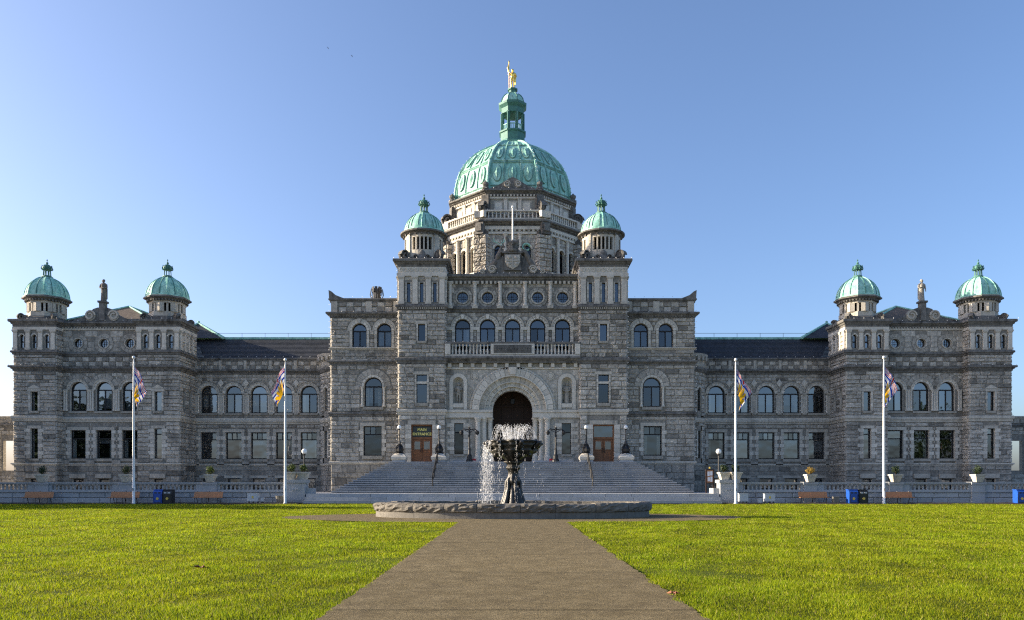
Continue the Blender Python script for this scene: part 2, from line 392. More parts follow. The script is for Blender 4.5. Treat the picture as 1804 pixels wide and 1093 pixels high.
def arch_window(F, c, w, z0, zs, o=-.33, t=.11, trans=None, curt=.35, mull=True, sill=True):
    r = w/2; tz = trans if trans else zs-.02; mb = MB(); f0, f1 = o-.05, o+.06
    mb.box(F, c-r-.02, c-r+t, f0, f1, z0, zs); mb.box(F, c+r-t, c+r+.02, f0, f1, z0, zs); mb.box(F, c-r+t, c+r-t, f0, f1+.004, z0-.02, z0+t)
    bar_arch(mb, F, c, zs, r-t, r+.02, f0, f1); mb.box(F, c-r+t, c+r-t, f0, f1+.01, tz-.06, tz+.07)
    if mull: mb.box(F, c-.055, c+.055, f0, f1+.005, z0+t, tz-.06)
    wd = winobj(mb); ri = r-t
    pane(F, [(c-ri, tz+.07)]+[(c-ri*math.cos(PI*k/12), max(tz+.07, zs+ri*math.sin(PI*k/12))) for k in range(13)]+[(c+ri, tz+.07)], o, wd)
    if mull:
        pane(F, [(c-ri, z0+t), (c-.045, z0+t), (c-.045, tz-.06), (c-ri, tz-.06)], o, wd)
        pane(F, [(c+.045, z0+t), (c+ri, z0+t), (c+ri, tz-.06), (c+.045, tz-.06)], o, wd)
    else: pane(F, [(c-ri, z0+t), (c+ri, z0+t), (c+ri, tz-.06), (c-ri, tz-.06)], o, wd)
    q = random.random()
    if w > 1.2 and random.random() < .45: blind(F, c-ri, c+ri, jit(z0, (z0+tz)/2), tz, o-.26, wd)
    if q < curt: curtain(F, c+ri-.32, c+ri-.02, z0+.05, tz-.08, o-.16, wd)
    if .15 < q < curt+.15: curtain(F, c-ri+.02, c-ri+jit(.2, .4), z0+.05, tz-.08, o-.16, wd)
    return wd
def rect_window(F, c, w, z0, z1, o=-.33, t=.1, trans=.0, lights=3, curt=.3, mull=False):
    r = w/2; mb = MB(); f0, f1 = o-.05, o+.06
    mb.box(F, c-r-.02, c-r+t, f0, f1, z0, z1); mb.box(F, c+r-t, c+r+.02, f0, f1, z0, z1)
    mb.box(F, c-r+t, c+r-t, f0, f1+.004, z0-.02, z0+t); mb.box(F, c-r+t, c+r-t, f0, f1+.006, z1-t, z1+.02)
    top = z1-t
    if trans:
        mb.box(F, c-r+t, c+r-t, f0, f1+.01, trans-.05, trans+.06)
        for k in range(1, lights): u = c-r+t+(w-2*t)*k/lights; mb.box(F, u-.035, u+.035, f0, f1+.003, trans+.06, z1-t)
    if mull: mb.box(F, c-.04, c+.04, f0, f1+.003, z0+t, (trans-.05) if trans else top)
    wd = winobj(mb); a, b = c-r+t, c+r-t
    if trans:
        for k in range(lights):
            p0 = a+(b-a)*k/lights+(.035 if k else 0); p1 = a+(b-a)*(k+1)/lights-(.035 if k < lights-1 else 0)
            pane(F, [(p0, trans+.06), (p1, trans+.06), (p1, z1-t), (p0, z1-t)], o, wd)
        top = trans-.05
    if mull:
        pane(F, [(a, z0+t), (c-.04, z0+t), (c-.04, top), (a, top)], o, wd); pane(F, [(c+.04, z0+t), (b, z0+t), (b, top), (c+.04, top)], o, wd)
    else: pane(F, [(a, z0+t), (b, z0+t), (b, top), (a, top)], o, wd)
    q = random.random()
    if w > 1.2 and random.random() < .3: blind(F, a, b, jit(z0+.8, top-.2), top, o-.26, wd)
    if q < curt: curtain(F, b-.34, b-.02, z0+.06, top-.03, o-.16, wd)
    if .12 < q < curt+.12: curtain(F, a+.02, a+jit(.2, .4), z0+.06, top-.03, o-.16, wd)
    return wd
def round_window(F, c, cz, r, o=-.3):
    mb = MB(); bar_arch(mb, F, c, cz, r-.06, r+.02, o-.05, o+.05, 24, 0, 2*PI)
    mb.box(F, c-.12, c-.085, o-.03, o+.04, cz-r+.05, cz+r-.05); mb.box(F, c+.085, c+.12, o-.03, o+.043, cz-r+.05, cz+r-.05)
    mb.box(F, c-r+.05, c+r-.05, o-.03, o+.046, cz-.12, cz-.085); mb.box(F, c-r+.05, c+r-.05, o-.03, o+.049, cz+.085, cz+.12)
    wd = winobj(mb); pane(F, [(c-(r-.06)*math.cos(2*PI*k/20), cz+(r-.06)*math.sin(2*PI*k/20)) for k in range(20)], o, wd)
def sill(F, c, w, z, h=.22, p=.12):
    obj('sill', MB().box(F, c-w/2-.1, c+w/2+.1, -.4, p, z-h, z-.015, jit(.6, .8)), 'trim', B)
def surround(F, c, w, z0, z1, sw=.26, o=.07, banded=False, step=.4):
    """dressed stone blocks up both jambs"""
    n = max(2, round((z1-z0)/step))
    for sgn in (-1, 1):
        for k in range(n):
            za, zb = z0+(z1-z0)*k/n, z0+(z1-z0)*(k+1)/n; ww = sw*(1.5 if banded and k % 2 else 1)
            a, b = (c+w/2-.005, c+w/2+ww) if sgn > 0 else (c-w/2-ww, c-w/2+.005)
            obj('jamb_stone', MB().box(F, a, b, -.02, o+(.02 if k % 2 else 0)+jit(0, .008), za+.01, zb-.01, jit(.85, 1.1)), 'pale' if k % 2 else 'trim', B)
def lintel(F, c, w, z, h=.34, o=.08, key=False):
    obj('lintel', MB().box(F, c-w/2-.32, c+w/2+.32, -.02, o, z+.006, z+h, jit(.85, 1.05)), 'trim', B)
def pilaster(F, c, w, z0, z1, o, material='pale', name='pilaster', cap=True):
    mb = MB(); mb.box(F, c-w/2, c+w/2, -.02, o, z0+.25, z1-.28); mb.box(F, c-w/2-.06, c+w/2+.06, -.02, o+.06, z0, z0+.24, .85)
    mb.box(F, c-w/2-.05, c+w/2+.05, -.02, o+.05, z1-.27, z1-.16, .9); mb.box(F, c-w/2-.09, c+w/2+.09, -.02, o+.09, z1-.155, z1, .9)
    return obj(name, mb, material, B)
def column(F, c, r, z0, z1, o, material='pale', n=14, cap=.32, base=.26, name='column'):
    x, y, _ = F(c, o, 0); h = z1-z0
    pr = [(r*1.45, 0), (r*1.45, base*.35), (r*1.3, base*.4), (r*1.35, base*.7), (r*1.05, base), (r, base+.04), (r*.93, h-cap), (r*1.12, h-cap+.02), (r*1.12, h-cap+.07), (r*.98, h-cap+.09), (r*1.3, h-cap*.35), (r*1.5, h-cap*.3), (r*1.5, h)]
    return obj(name, MB().lathe((x, y, z0), pr, n), material, B)
BAL = [(.075, 0), (.075, .07), (.045, .09), (.085, .3), (.07, .42), (.042, .62), (.05, .78), (.075, .84), (.075, 1)]
def baluster_mesh(h, k=1.): return MB().lathe((0, 0, 0), [(r*k, z*h) for r, z in BAL], 8).mesh('baluster', True)
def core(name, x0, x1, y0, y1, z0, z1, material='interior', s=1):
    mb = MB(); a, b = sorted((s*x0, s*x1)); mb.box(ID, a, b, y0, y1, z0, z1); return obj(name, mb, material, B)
bulbs = MB()
def bulb_line(p, q, step=.75):
    p, q = Vector(p), Vector(q); n = max(1, int((q-p).length/step))
    for k in range(n+1):
        c = p.lerp(q, k/n)+Vector((jit(-.02, .02), 0, .04)); r = .042
        vs = [tuple(c+Vector(d)*r) for d in ((1,0,0), (-1,0,0), (0,1,0), (0,-1,0), (0,0,1.3), (0,0,-1.3))]
        bulbs.add(vs, [(0,2,4), (2,1,4), (1,3,4), (3,0,4), (2,0,5), (1,2,5), (3,1,5), (0,3,5)])
def scroll(F, c, z, r, o0, o1, sgn=1, turns=1.5):
    """a volute band"""
    mb = MB(); n = int(14*turns); vs = []; fs = []
    for k in range(n+1):
        a = 2*PI*turns*k/n; rr = r*(1-.62*k/n); w = r*.24
        for q in (rr, rr-w):
            for o in (o0, o1): vs.append(F(c+sgn*q*math.cos(a), o, z+q*math.sin(a)))
    for k in range(n):
        i = k*4; j = i+4; fs += [(i, j, j+1, i+1), (i+2, i+3, j+3, j+2), (i+1, j+1, j+3, i+3), (i, i+2, j+2, j)]
    mb.add(vs, fs); bar_arch(mb, F, c, z, 0.01, r*.92, o0, (o0+o1)/2, 16, 0, 2*PI, .8); return mb

# ------------------------------------------------------------------ setting: ground, paths, terrace
GND = .85                       # terrace level
LAND = 3.77                     # entrance landing
struct('ground', MB().add([(-2500, -2500, -.2), (2500, -2500, -.2), (2500, 3500, -.2), (-2500, 3500, -.2)], [(0, 1, 2, 3)]), 'far_ground')
def lawn_h(x, y): return .018*math.sin(x*.9+1.3*math.sin(y*.5))+.014*math.sin(y*1.1+x*.37)
def in_path(x, y, m=0.):
    if abs(x) < 2.3-m and y < 35: return True
    return ((x)/(11.3-m))**2+((y-39.2)/(5.6-m))**2 < 1
mb = MB(); nx, ny = 150, 116; xs = np.linspace(-75, 75, nx); ys = np.linspace(2, 65.4, ny)
vs = []
for y in ys:
    for x in xs: vs.append((x, y, lawn_h(x, y)-.012 if not in_path(x, y, -1.3) else -.02))
mb.add(vs, [(j*nx+i, j*nx+i+1, (j+1)*nx+i+1, (j+1)*nx+i) for j in range(ny-1) for i in range(nx-1)])
struct('lawn', mb, 'soil')
path = struct('path', MB().add([(2.3*1*sx, y, .004) for sx, y in ((-1, 0), (1, 0), (1, 33.6), (-1, 33.6))], [(0, 1, 2, 3)]), 'mulch')
js = [0, 3.2, 6.5, 10.04, 14.4, 18.1, 21.7, 33.55]
for a, b in zip(js, js[1:]):
    mb = MB(); g = .022; n = 40
    for sx0, sx1 in ((-2.3, 2.3),):
        e0 = [(sx0+jit(-.03, .03), a+g+(b-a-2*g)*k/n) for k in range(n+1)]; e1 = [(sx1+jit(-.03, .03), a+g+(b-a-2*g)*k/n) for k in range(n+1)]
        vs = [(x, y, .016) for x, y in e0]+[(x, y, .016) for x, y in e1]+[(x, y, -.02) for x, y in e0]+[(x, y, -.02) for x, y in e1]; m = n+1
        fs = [(k, m+k, m+k+1, k+1) for k in range(n)]+[(k, k+1, 2*m+k+1, 2*m+k) for k in range(n)]+[(m+k+1, m+k, 3*m+k, 3*m+k+1) for k in range(n)]
        fs += [(0, 2*m, 3*m, m), (n, m+n, 3*m+n, 2*m+n)]
        mb.add(vs, fs, jit(.94, 1.06))
    obj('path_panel', mb, 'asphalt', path)
mb = MB(); n = 72; vs = [(0, 39.2, .009)]+[((11.3+jit(-.06, .06))*math.cos(2*PI*k/n), 39.2+(5.6+jit(-.04, .04))*math.sin(2*PI*k/n), .009) for k in range(n)]
mb.add(vs, [(0, k+1, (k+1) % n+1) for k in range(n)]); struct('fountain_path', mb, 'asphalt')
mb = MB(); mb.add([(-5.6, 34.15, .03), (-2.7, 33.9, .03), (-2.6, 33.4, .03), (-5.4, 33.65, .03), (-6.6, 34.0, .03)], [(0, 1, 2, 3, 4)]); struct('bare_dirt', mb, 'dirt')
mb = MB(); mb.box(ID, -80, 80, 66.75, 130, 0, GND); struct('terrace', mb, 'terrace')
for s in (-1, 1):
    mb = MB(); n = 60; vs = []
    for k in range(n+1):
        x = s*(17.4+(50-17.4)*k/n)
        vs += [(x, 64.1+jit(-.1, .1), .0), (x, 64.5, .05+jit(0, .05)), (x, 65.2, .09+jit(0, .06)), (x, 66.1, .06)]
    mb.add(vs, [(4*k+i, 4*k+4+i, 4*k+5+i, 4*k+1+i) for k in range(n) for i in range(3)]); struct('mulch_bed', mb, 'mulch')
mb = MB(); mb.box(ID, -17.4, 17.4, 64.35, 64.75, -.01, .07); struct('mulch_strip', mb, 'mulch')

# ------------------------------------------------------------------ connecting wings
def zW(y): return 1.6+(854-y)*.06257
def build_wing(s):
    F = front(s, 87.6); ha, hb = 20.3, 35.0; wc = [33.5, 30.75, 27.97, 25.2, 22.46]; d = 87.6
    holes = [('arch', c, 1.79, 9.48, 11.6) for c in wc]+[('rect', c-.89, c+.89, 4.42, 7.36) for c in wc]+[('rect', c-.7, c+.7, 1.1, 2.3) for c in wc]
    wall(F, ha, hb, GND, 15.5, holes)
    ex = []
    for c in wc:
        arch_window(F, c, 1.79, 9.48, 11.6); voussoirs(F, c, 11.6, .9, 1.17, 9, .10, 'pale'); bar = MB(); bar_arch(bar, F, c, 11.6, 1.17, 1.25, -.02, .15, 16); obj('hood_mould', bar, 'trim', B)
        rect_window(F, c, 1.78, 4.42, 7.36, trans=6.55, lights=3); surround(F, c, 1.78, 4.42, 7.36, .3, .06, True, .42); sill(F, c, 1.78, 4.42, .3, .18)
        sill(F, c, 1.79, 9.48); lintel(F, c, 1.78, 7.36)
        rect_window(F, c, 1.4, 1.1, 2.3, lights=1); lintel(F, c, 1.4, 2.3, .3, .1)
        ex += [('r', c-1.28, c+1.28, 9.0, 11.6), ('c', c, 11.6, 1.24), ('r', c-1.34, c+1.34, 4.1, 7.7), ('r', c-.8, c+.8, .8, 2.6)]
    for a in [33.5+1.38]+[(p+q)/2 for p, q in zip(wc, wc[1:])]+[22.46-1.38]:
        pilaster(F, a, .34, 9.3, 11.7, .12, 'trim', 'pier'); column(F, a-.26, .1, 9.45, 11.45, .06, 'pale', 10, .2, .2); column(F, a+.26, .1, 9.45, 11.45, .06, 'pale', 10, .2, .2)
        obj('corbel', MB().box(F, a-.4, a+.4, -.02, .2, 3.75, 4.15, .8), 'rock', B)
    stones(F, ha, hb, 3.9, 8.2, ex, dist=d); stones(F, ha, hb, 11.75, 13.75, ex, .36, (.4, .8), .05, dist=d)
    stones(F, ha, hb, GND, 3.6, ex, .55, (.9, 1.7), .05, dist=d, mean=.72)
    # spandrel diamond stones
    for p, q in zip(wc, wc[1:]):
        m = (p+q)/2; mb = MB(); vs = [F(m-.33, .14, 12.75), F(m, .14, 12.3), F(m+.33, .14, 12.75), F(m, .14, 13.2), F(m, .19, 12.75)]
        mb.add(vs, [(0, 1, 4), (1, 2, 4), (2, 3, 4), (3, 0, 4)]); obj('diamond_stone', mb, 'pale', B)
    P = plan(s, [(ha, d), (hb, d)])
    course(P, prof_string(8.25, .5, .22)); course(P, prof_box(8.75, .16, .1), 'pale'); course(P, prof_string(3.6, .28, .2), 'trim', 'plinth_course')
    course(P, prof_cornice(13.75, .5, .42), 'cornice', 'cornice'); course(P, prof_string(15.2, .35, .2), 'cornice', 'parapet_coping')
    n = 22
    for k in range(n):
        for r in range(2):
            a = ha+(hb-ha)*k/n; b = ha+(hb-ha)*(k+1)/n; za = 14.27+r*.47
            obj('parapet_stone', MB().add(*stone(F, a, b, za, za+.46, .05, .03 if (k+r) % 2 else .075, d, .0, 1, False)[:2], 1.18 if (k+r) % 2 else .62), 'rock', B)
    for k in range(6): a = hb-.05-k*2.76; obj('parapet_pier', MB().box(F, max(ha, a-.16), max(ha+.3, a+.16), -.02, .17, 14.25, 15.25, .9), 'trim', B)
    # roof
    mb = MB(); ra, rb = 17.9, 36.5; y0, y1, z0, z1 = 87.8, 91.6, 15.45, 18.42
    rows = 16
    for k in range(rows):
        ya, za = y0+(y1-y0)*k/rows, z0+(z1-z0)*k/rows; yb, zb = y0+(y1-y0)*(k+1)/rows, z0+(z1-z0)*(k+1)/rows
        mb.add([(s*ra, ya-.02, za+.05), (s*rb, ya-.02, za+.05), (s*rb, yb, zb), (s*ra, yb, zb), (s*ra, ya-.02, za), (s*rb, ya-.02, za)], [(0, 1, 2, 3), (4, 5, 1, 0)], jit(.88, 1.12))
    mb.add([(s*ra, y1, z1), (s*rb, y1, z1), (s*rb, y1+3.8, z0), (s*ra, y1+3.8, z0)], [(0, 1, 2, 3)])
    ro = obj('roof', mb, 'slate', B)
    obj('roof_ridge', MB().box(ID, s*ra, s*rb, y1-.2, y1+.2, z1-.12, z1+.14), 'copper', ro)
    mb = MB(); mb.tube([(s*ra, y1, z1+.62), (s*rb, y1, z1+.62)], .022, 5)
    for k in range(8): x = s*(ra+(rb-ra)*k/7); mb.tube([(x, y1, z1+.1), (x, y1, z1+.62)], .022, 5)
    obj('ridge_railing', mb, 'iron', ro)
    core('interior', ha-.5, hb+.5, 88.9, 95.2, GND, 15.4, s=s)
    bulb_line((s*ha, 87.35, 15.6), (s*hb, 87.35, 15.6), .95)
    for c in wc:
        for z in (9.7, 10.2, 10.7, 11.2): bulb_line((s*(c-.93), 87.5, z), (s*(c-.93), 87.5, z), 9); bulb_line((s*(c+.93), 87.5, z), (s*(c+.93), 87.5, z), 9)
    # round stair turret in the corner
    cx, cy, R = s*18.55, 86.6, 2.2
    def FT(u, o, z): return (cx+s*(R+o)*math.sin(u/R), cy-(R+o)*math.cos(u/R), z)
    wall(FT, -1.2, R*PI/2+.9, GND, 15.4, [('arch', 1.55, .6, 9.48, 11.7), ('rect', 1.25, 1.85, 4.42, 7.36)], .3)
    arch_window(FT, 1.55, .6, 9.48, 11.7, -.22, .05, mull=False, curt=0); rect_window(FT, 1.55, .6, 4.42, 7.36, -.22, .05, curt=0)
    voussoirs(FT, 1.55, 11.7, .3, .5, 7, .07, 'pale'); surround(FT, 1.55, .6, 4.42, 7.36, .2, .06)
    stones(FT, -1.2, R*PI/2+.9, 3.9, 8.2, [('r', 1.0, 2.1, 4.0, 7.5)], lens=(.4, .8), dist=86); stones(FT, -1.2, R*PI/2+.9, 8.95, 13.7, [('r', 1.2, 1.9, 9.3, 12.3)], lens=(.4, .8), dist=86)
    stones(FT, -1.2, R*PI/2+.9, GND, 3.6, (), .55, (.6, 1.), .05, dist=86, mean=.72)
    for z, h, p, m_ in ((8.25, .5, .22, 'trim'), (3.6, .28, .2, 'trim'), (13.6, .55, .4, 'cornice')):
        obj('string_course', MB().lathe((cx, cy, 0), [(R-.05, z), (R+p*.5, z), (R+p, z+h*.5), (R+p, z+h*.85), (R-.05, z+h)], 40, cap=False), m_, B)
    mb = MB().lathe((cx, cy, 0), [(R, 14.1), (R+.1, 14.3), (R+.12, 14.7), (R+.42, 15.35), (R+.46, 15.55), (R+.2, 15.6), (0.05, 15.9)], 40)
    tc = obj('turret_crown', mb, 'rock', B)
    for k in range(10):
        a = -.3+k*.25; obj('turret_bracket', MB().box(FT, a*R-.12, a*R+.12, .0, .5, 14.85, 15.25), 'rock', tc)
for s in (-1, 1): build_wing(s)

# ------------------------------------------------------------------ end pavilions
def turret(cx, cy, z0, prefix, r, rd, zc, zd, ztop, zfin, n, slots, seg):
    """small domed turret: drum with slots, cornice, copper dome with ribs, open copper finial"""
    t = obj(prefix, MB().lathe((cx, cy, 0), [(r*1.12, z0), (r*1.12, z0+.35), (r*1.02, z0+.42), (r*1.02, z0+.5)], n, a0=PI/n if n < 12 else 0), 'cornice', B)
    a00 = PI/n if n < 12 else 0
    # drum: solid inner dark core with piers in front so that the slots are real
    obj('turret_inner_wall', MB().lathe((cx, cy, 0), [(r*.72, z0), (r*.72, zc)], n, a0=a00, cap=False), 'interior', t)
    zs0, zs1 = z0+.35*(zc-z0)+.15, zc-.5
    obj('turret_drum', MB().lathe((cx, cy, 0), [(r, z0+.4), (r, zs0), (r*.8, zs0)], n, a0=a00, cap=False), 'trim', t)
    obj('turret_frieze', MB().lathe((cx, cy, 0), [(r*.8, zs1), (r, zs1), (r, zc)], n, a0=a00, cap=False), 'trim', t)
    for k in range(4 if n > 12 else 0):
        th = PI/2*k; R = r; FR = lambda u, o, z, th=th: (cx+(r+o)*math.sin(th+u/r), cy-(r+o)*math.cos(th+u/r), z); sw = .40; e = r*math.radians(30)
        mb = MB()
        for j in range(4): u = -e+(2*e)*(j+1)/5; mb.box(FR, u-.075, u+.075, -.25, .02, zs0, zs1)
        obj('turret_mullion', mb, 'trim', t); q = r*math.radians(60); mb = MB()
        for j in range(6): mb.box(FR, e+(q-e)*j/6, e+(q-e)*(j+1)/6, -.3, .0, zs0, zs1)
        mb.box(FR, e+.25, e+.6, -.1, .1, z0+.4, zc-.2); mb.box(FR, q-.6, q-.25, -.1, .1, z0+.4, zc-.2); obj('turret_pier', mb, 'trim', t)
    for k in range(seg if n < 12 else 0):
        th = 2*PI*(k+.5)/seg; apo = math.cos(PI/n) if n < 12 else 1
        R = r*apo; cxx, cyy = cx, cy
        def FD(u, o, z, th=th):
            return (cxx+(R+o)*math.sin(th)+u*math.cos(th), cyy-(R+o)*math.cos(th)+u*math.sin(th), z)
        half = (r*math.sin(PI/n) if n < 12 else r*math.tan(PI/seg))
        edges = np.linspace(-half, half, slots*2+2+1)[0:]
        mb = MB(); w = 2*half; pw = w/(slots*2+3)
        mb.box(FD, -half, -half+pw*2, -.3, .06, zs0, zs1); mb.box(FD, half-pw*2, half, -.3, .06, zs0, zs1)
        for j in range(slots-1): u = -half+pw*2+pw*(2*j+1)*(w-4*pw)/((2*slots-1)*pw); mb.box(FD, u, u+(w-4*pw)/(2*slots-1), -.28, .03, zs0, zs1)
        obj('turret_pier', mb, 'trim', t)
    mb = MB().lathe((cx, cy, 0), [(r, zc-.25), (rd*.98, zc-.1), (rd*1.06, zc), (rd*(1.2 if n > 12 else 1.13), zc+.05), (rd*(1.2 if n > 12 else 1.13), zc+.2), (rd*1.04, zc+.28)], n if n < 12 else 32, a0=a00)
    for k in range(seg*5): a = 2*PI*k/(seg*5); mb.box(lambda u, o, z, a=a: (cx+(r+o)*math.sin(a)+u*math.cos(a), cy-(r+o)*math.cos(a)+u*math.sin(a), z), -.07, .07, -.1, .2, zc-.28, zc-.12)
    obj('turret_cornice', mb, 'cornice', t)
    H = ztop-zd; pr = []
    for k in range(11):
        q = k/10; a = q*PI/2; pr.append((rd*max(.17-.05*max(0, q-.8)*5, math.cos(a)**.9), zd+H*(.94*math.sin(a)**1.05+.06*q**4)))
    ap = math.cos(PI/n) if n < 12 else 1.
    dm = obj('turret_dome', MB().lathe((cx, cy, 0), pr, n if n < 12 else 32, a0=a00), 'copper', t, smooth=n > 12)
    mb = MB(); mid = MB()
    for k in range(seg*2):
        a = a00+PI*k/seg; main = k % 2 == 0; q = 1. if (n > 12 or main) else ap
        pts = [(cx+(rr*q+.02)*math.sin(a), cy-(rr*q+.02)*math.cos(a), z) for rr, z in pr]
        (mb if main else mid).tube(pts, [.07*(1-.5*i/10)*(1 if main else .6) for i in range(11)], 5)
    for k in range(seg*4 if n > 12 else 0):
        a = 2*PI*(k+.5)/(seg*4); pts = [(cx+(rr+.01)*math.sin(a), cy-(rr+.01)*math.cos(a), z) for rr, z in pr[1:7]]; mid.tube(pts, .035, 5)
    obj('dome_rib', mb, 'copper', dm); obj('dome_seam', mid, 'copper_dark', dm)
    obj('dome_base', MB().lathe((cx, cy, 0), [(rd*1.06, zd-.1), (rd*1.06, zd+.05), (rd*.99, zd+.12)], n if n < 12 else 32, a0=a00), 'copper', dm)
    h = zfin-ztop; f = MB(); rr = .47
    f.lathe((cx, cy, ztop-.12), [(rr*1.25, 0), (rr*1.25, .1), (rr*.95, .16), (rr*.95, .22)], 12)
    for k in range(8): a = 2*PI*k/8; f.tube([(cx+rr*.8*math.sin(a), cy-rr*.8*math.cos(a), ztop+.05), (cx+rr*.7*math.sin(a), cy-rr*.7*math.cos(a), ztop+h*.4)], .05, 5)
    f.lathe((cx, cy, ztop+h*.38), [(rr*1.05, 0), (rr*1.15, .05), (rr*.85, .09), (rr*.95, h*.1), (rr*.9, h*.2), (rr*.6, h*.28), (.07, h*.34), (.13, h*.38), (.13, h*.42), (.04, h*.46), (.03, h*.52), (.08, h*.55), (.02, h*.62)], 12)
    for k in range(8):
        a = 2*PI*k/8
        f.tube([(cx+q*math.sin(a), cy-q*math.cos(a), ztop+h*zz_) for q, zz_ in ((rr*1.05, .38), (rr*1.25, .44), (rr*1.1, .52), (rr*.95, .58), (rr*1.1, .62))], .05, 5)
    obj('finial', f, 'copper_dark', t)
    return t
def corner_scroll(cx, cy, ax, ay, z, r, w=.5):
    """scroll buttress at a tower corner pointing along (ax, ay)"""
    l = math.hypot(ax, ay); ax, ay = ax/l, ay/l
    F = lambda u, o, z_: (cx+ax*u-ay*o, cy+ay*u+ax*o, z_)
    mb = scroll(F, 0, z+r, r, -w/2, w/2, 1, 1.3); mb.box(F, -r*1.6, -r*.2, -w/2+.02, w/2-.02, z, z+r*1.5, .9)
    obj('corner_scroll', mb, 'cornice', B)
def build_pavilion(s):
    dT, dC = 83.5, 84.7; FC = front(s, dC)
    towers = [(48.0, 52.4, 50.35), (35.0, 39.4, 37.3)]
    # centre bay
    wc = [46.3, 43.56, 40.78]; ha, hb = 39.4, 48.0; ex = []
    holes = [('arch', c, 1.7, 9.43, 11.7) for c in wc]+[('rect', c-.84, c+.84, 4.38, 7.4) for c in wc]+[('circ', c, 16.66, .47) for c in wc]+[('rect', c-.6, c+.6, 1.1, 2.2) for c in wc]
    wall(FC, ha, hb, GND, 18.6, holes)
    for c in wc:
        arch_window(FC, c, 1.7, 9.43, 11.7); rect_window(FC, c, 1.68, 4.38, 7.4, trans=6.5, lights=1); round_window(FC, c, 16.66, .47)
        voussoirs(FC, c, 11.7, .855, 1.1, 9, .1, 'pale'); mb = MB(); bar_arch(mb, FC, c, 11.7, 1.1, 1.18, -.02, .15, 16); obj('hood_mould', mb, 'trim', B)
        voussoirs(FC, c, 11.7, 1.19, 1.68, 9, .07, 'rock', name='spandrel_stone', a0=.3, a1=PI-.3, rough=.04)
        voussoirs(FC, c, 16.66, .48, .6, 8, .09, 'trim', 0, 2*PI, name='roundel_stone'); voussoirs(FC, c, 16.66, .64, 1.0, 12, .035, 'rock', PI/10, 2*PI+PI/10, name='roundel_stone', rough=.025)
        surround(FC, c, 1.68, 4.38, 7.4, .3, .06, True); sill(FC, c, 1.68, 4.38, .3, .18); sill(FC, c, 1.7, 9.43); lintel(FC, c, 1.68, 7.4)
        rect_window(FC, c, 1.2, 1.1, 2.2, lights=1); obj('basement_hood', MB().box(FC, c-.85, c+.85, -.02, .22, 2.3, 2.75, .8), 'trim', B)
        ex += [('r', c-1.25, c+1.25, 9, 11.7), ('c', c, 11.7, 1.68), ('r', c-1.3, c+1.3, 4.1, 7.8), ('f', c, 16.66, 1.03), ('r', c-.9, c+.9, .9, 2.8)]
    for a in (47.6, 44.93, 42.17, 39.75):
        for du in (-.24, 0, .24) if 40 < a < 47 else ((-.1, .12) if a > 45 else (-.12, .1)): column(FC, a+du, .11, 9.45, 11.7, .1, 'pale', 10, .28, .22)
        obj('corbel', MB().box(FC, max(ha, a-.45), min(hb, a+.45), -.02, .22, 3.75, 4.2, .85), 'rock', B)
    stones(FC, ha, hb, 3.9, 8.2, ex, dist=dC); stones(FC, ha, hb, 11.75, 13.5, ex, .36, (.4, .8), .05, dist=dC); stones(FC, ha, hb, GND, 3.6, ex, .55, (.9, 1.7), .05, dist=dC, mean=.72)
    stones(FC, ha, hb, 15.75, 18.0, ex, .56, (.9, 1.6), .02, .03, dist=dC, dark=.04, mean=1.1)
    n = 12
    for k in range(n):
        for r in range(2):
            a = ha+(hb-ha)*k/n; b = ha+(hb-ha)*(k+1)/n; za = 14.2+r*.5
            obj('parapet_stone', MB().add(*stone(FC, a, b, za, za+.49, .05, .03 if (k+r) % 2 else .08, dC, 0, 1, False)[:2], 1.18 if (k+r) % 2 else .6), 'rock', B)
    P = plan(s, [(ha, dC), (hb, dC)])
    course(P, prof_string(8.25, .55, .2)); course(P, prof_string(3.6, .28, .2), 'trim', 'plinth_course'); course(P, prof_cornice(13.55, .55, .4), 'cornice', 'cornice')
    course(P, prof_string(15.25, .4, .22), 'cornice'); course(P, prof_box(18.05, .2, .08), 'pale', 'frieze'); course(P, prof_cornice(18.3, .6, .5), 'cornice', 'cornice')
    dentils(FC, ha, hb, 18.16, 18.34, .16, .3, .14)
    # swept pediment with volutes and plinth for the statue
    cm = 43.56; FP = front(s, dC-.1); mb = MB(); prf = [(-3.1, 18.95), (-2.9, 19.15), (-2.2, 19.35), (-1.5, 19.75), (-.95, 20.25), (-.5, 20.4), (.5, 20.4), (.95, 20.25), (1.5, 19.75), (2.2, 19.35), (2.9, 19.15), (3.1, 18.95)]
    vs = [FP(cm+u, .25, z) for u, z in prf]+[FP(cm+u, -.35, z) for u, z in prf]; k = len(prf)
    mb.add(vs, [tuple(range(k)), tuple(range(2*k-1, k-1, -1))]+[(i, k+i, k+(i+1) % k, (i+1) % k) for i in range(k)]); pd = obj('pediment', mb, 'cornice', B)
    for q in (-1, 1): obj('volute', scroll(FP, cm+q*1.25, 19.55, .62, .2, .42, -q, 1.4), 'trim', pd)
    mb = MB(); mb.box(FP, cm-.3, cm+.3, -.25, .35, 19.0, 20.9); mb.box(FP, cm-.42, cm+.42, -.35, .45, 20.9, 21.1, .8); obj('statue_plinth', mb, 'cornice', pd)
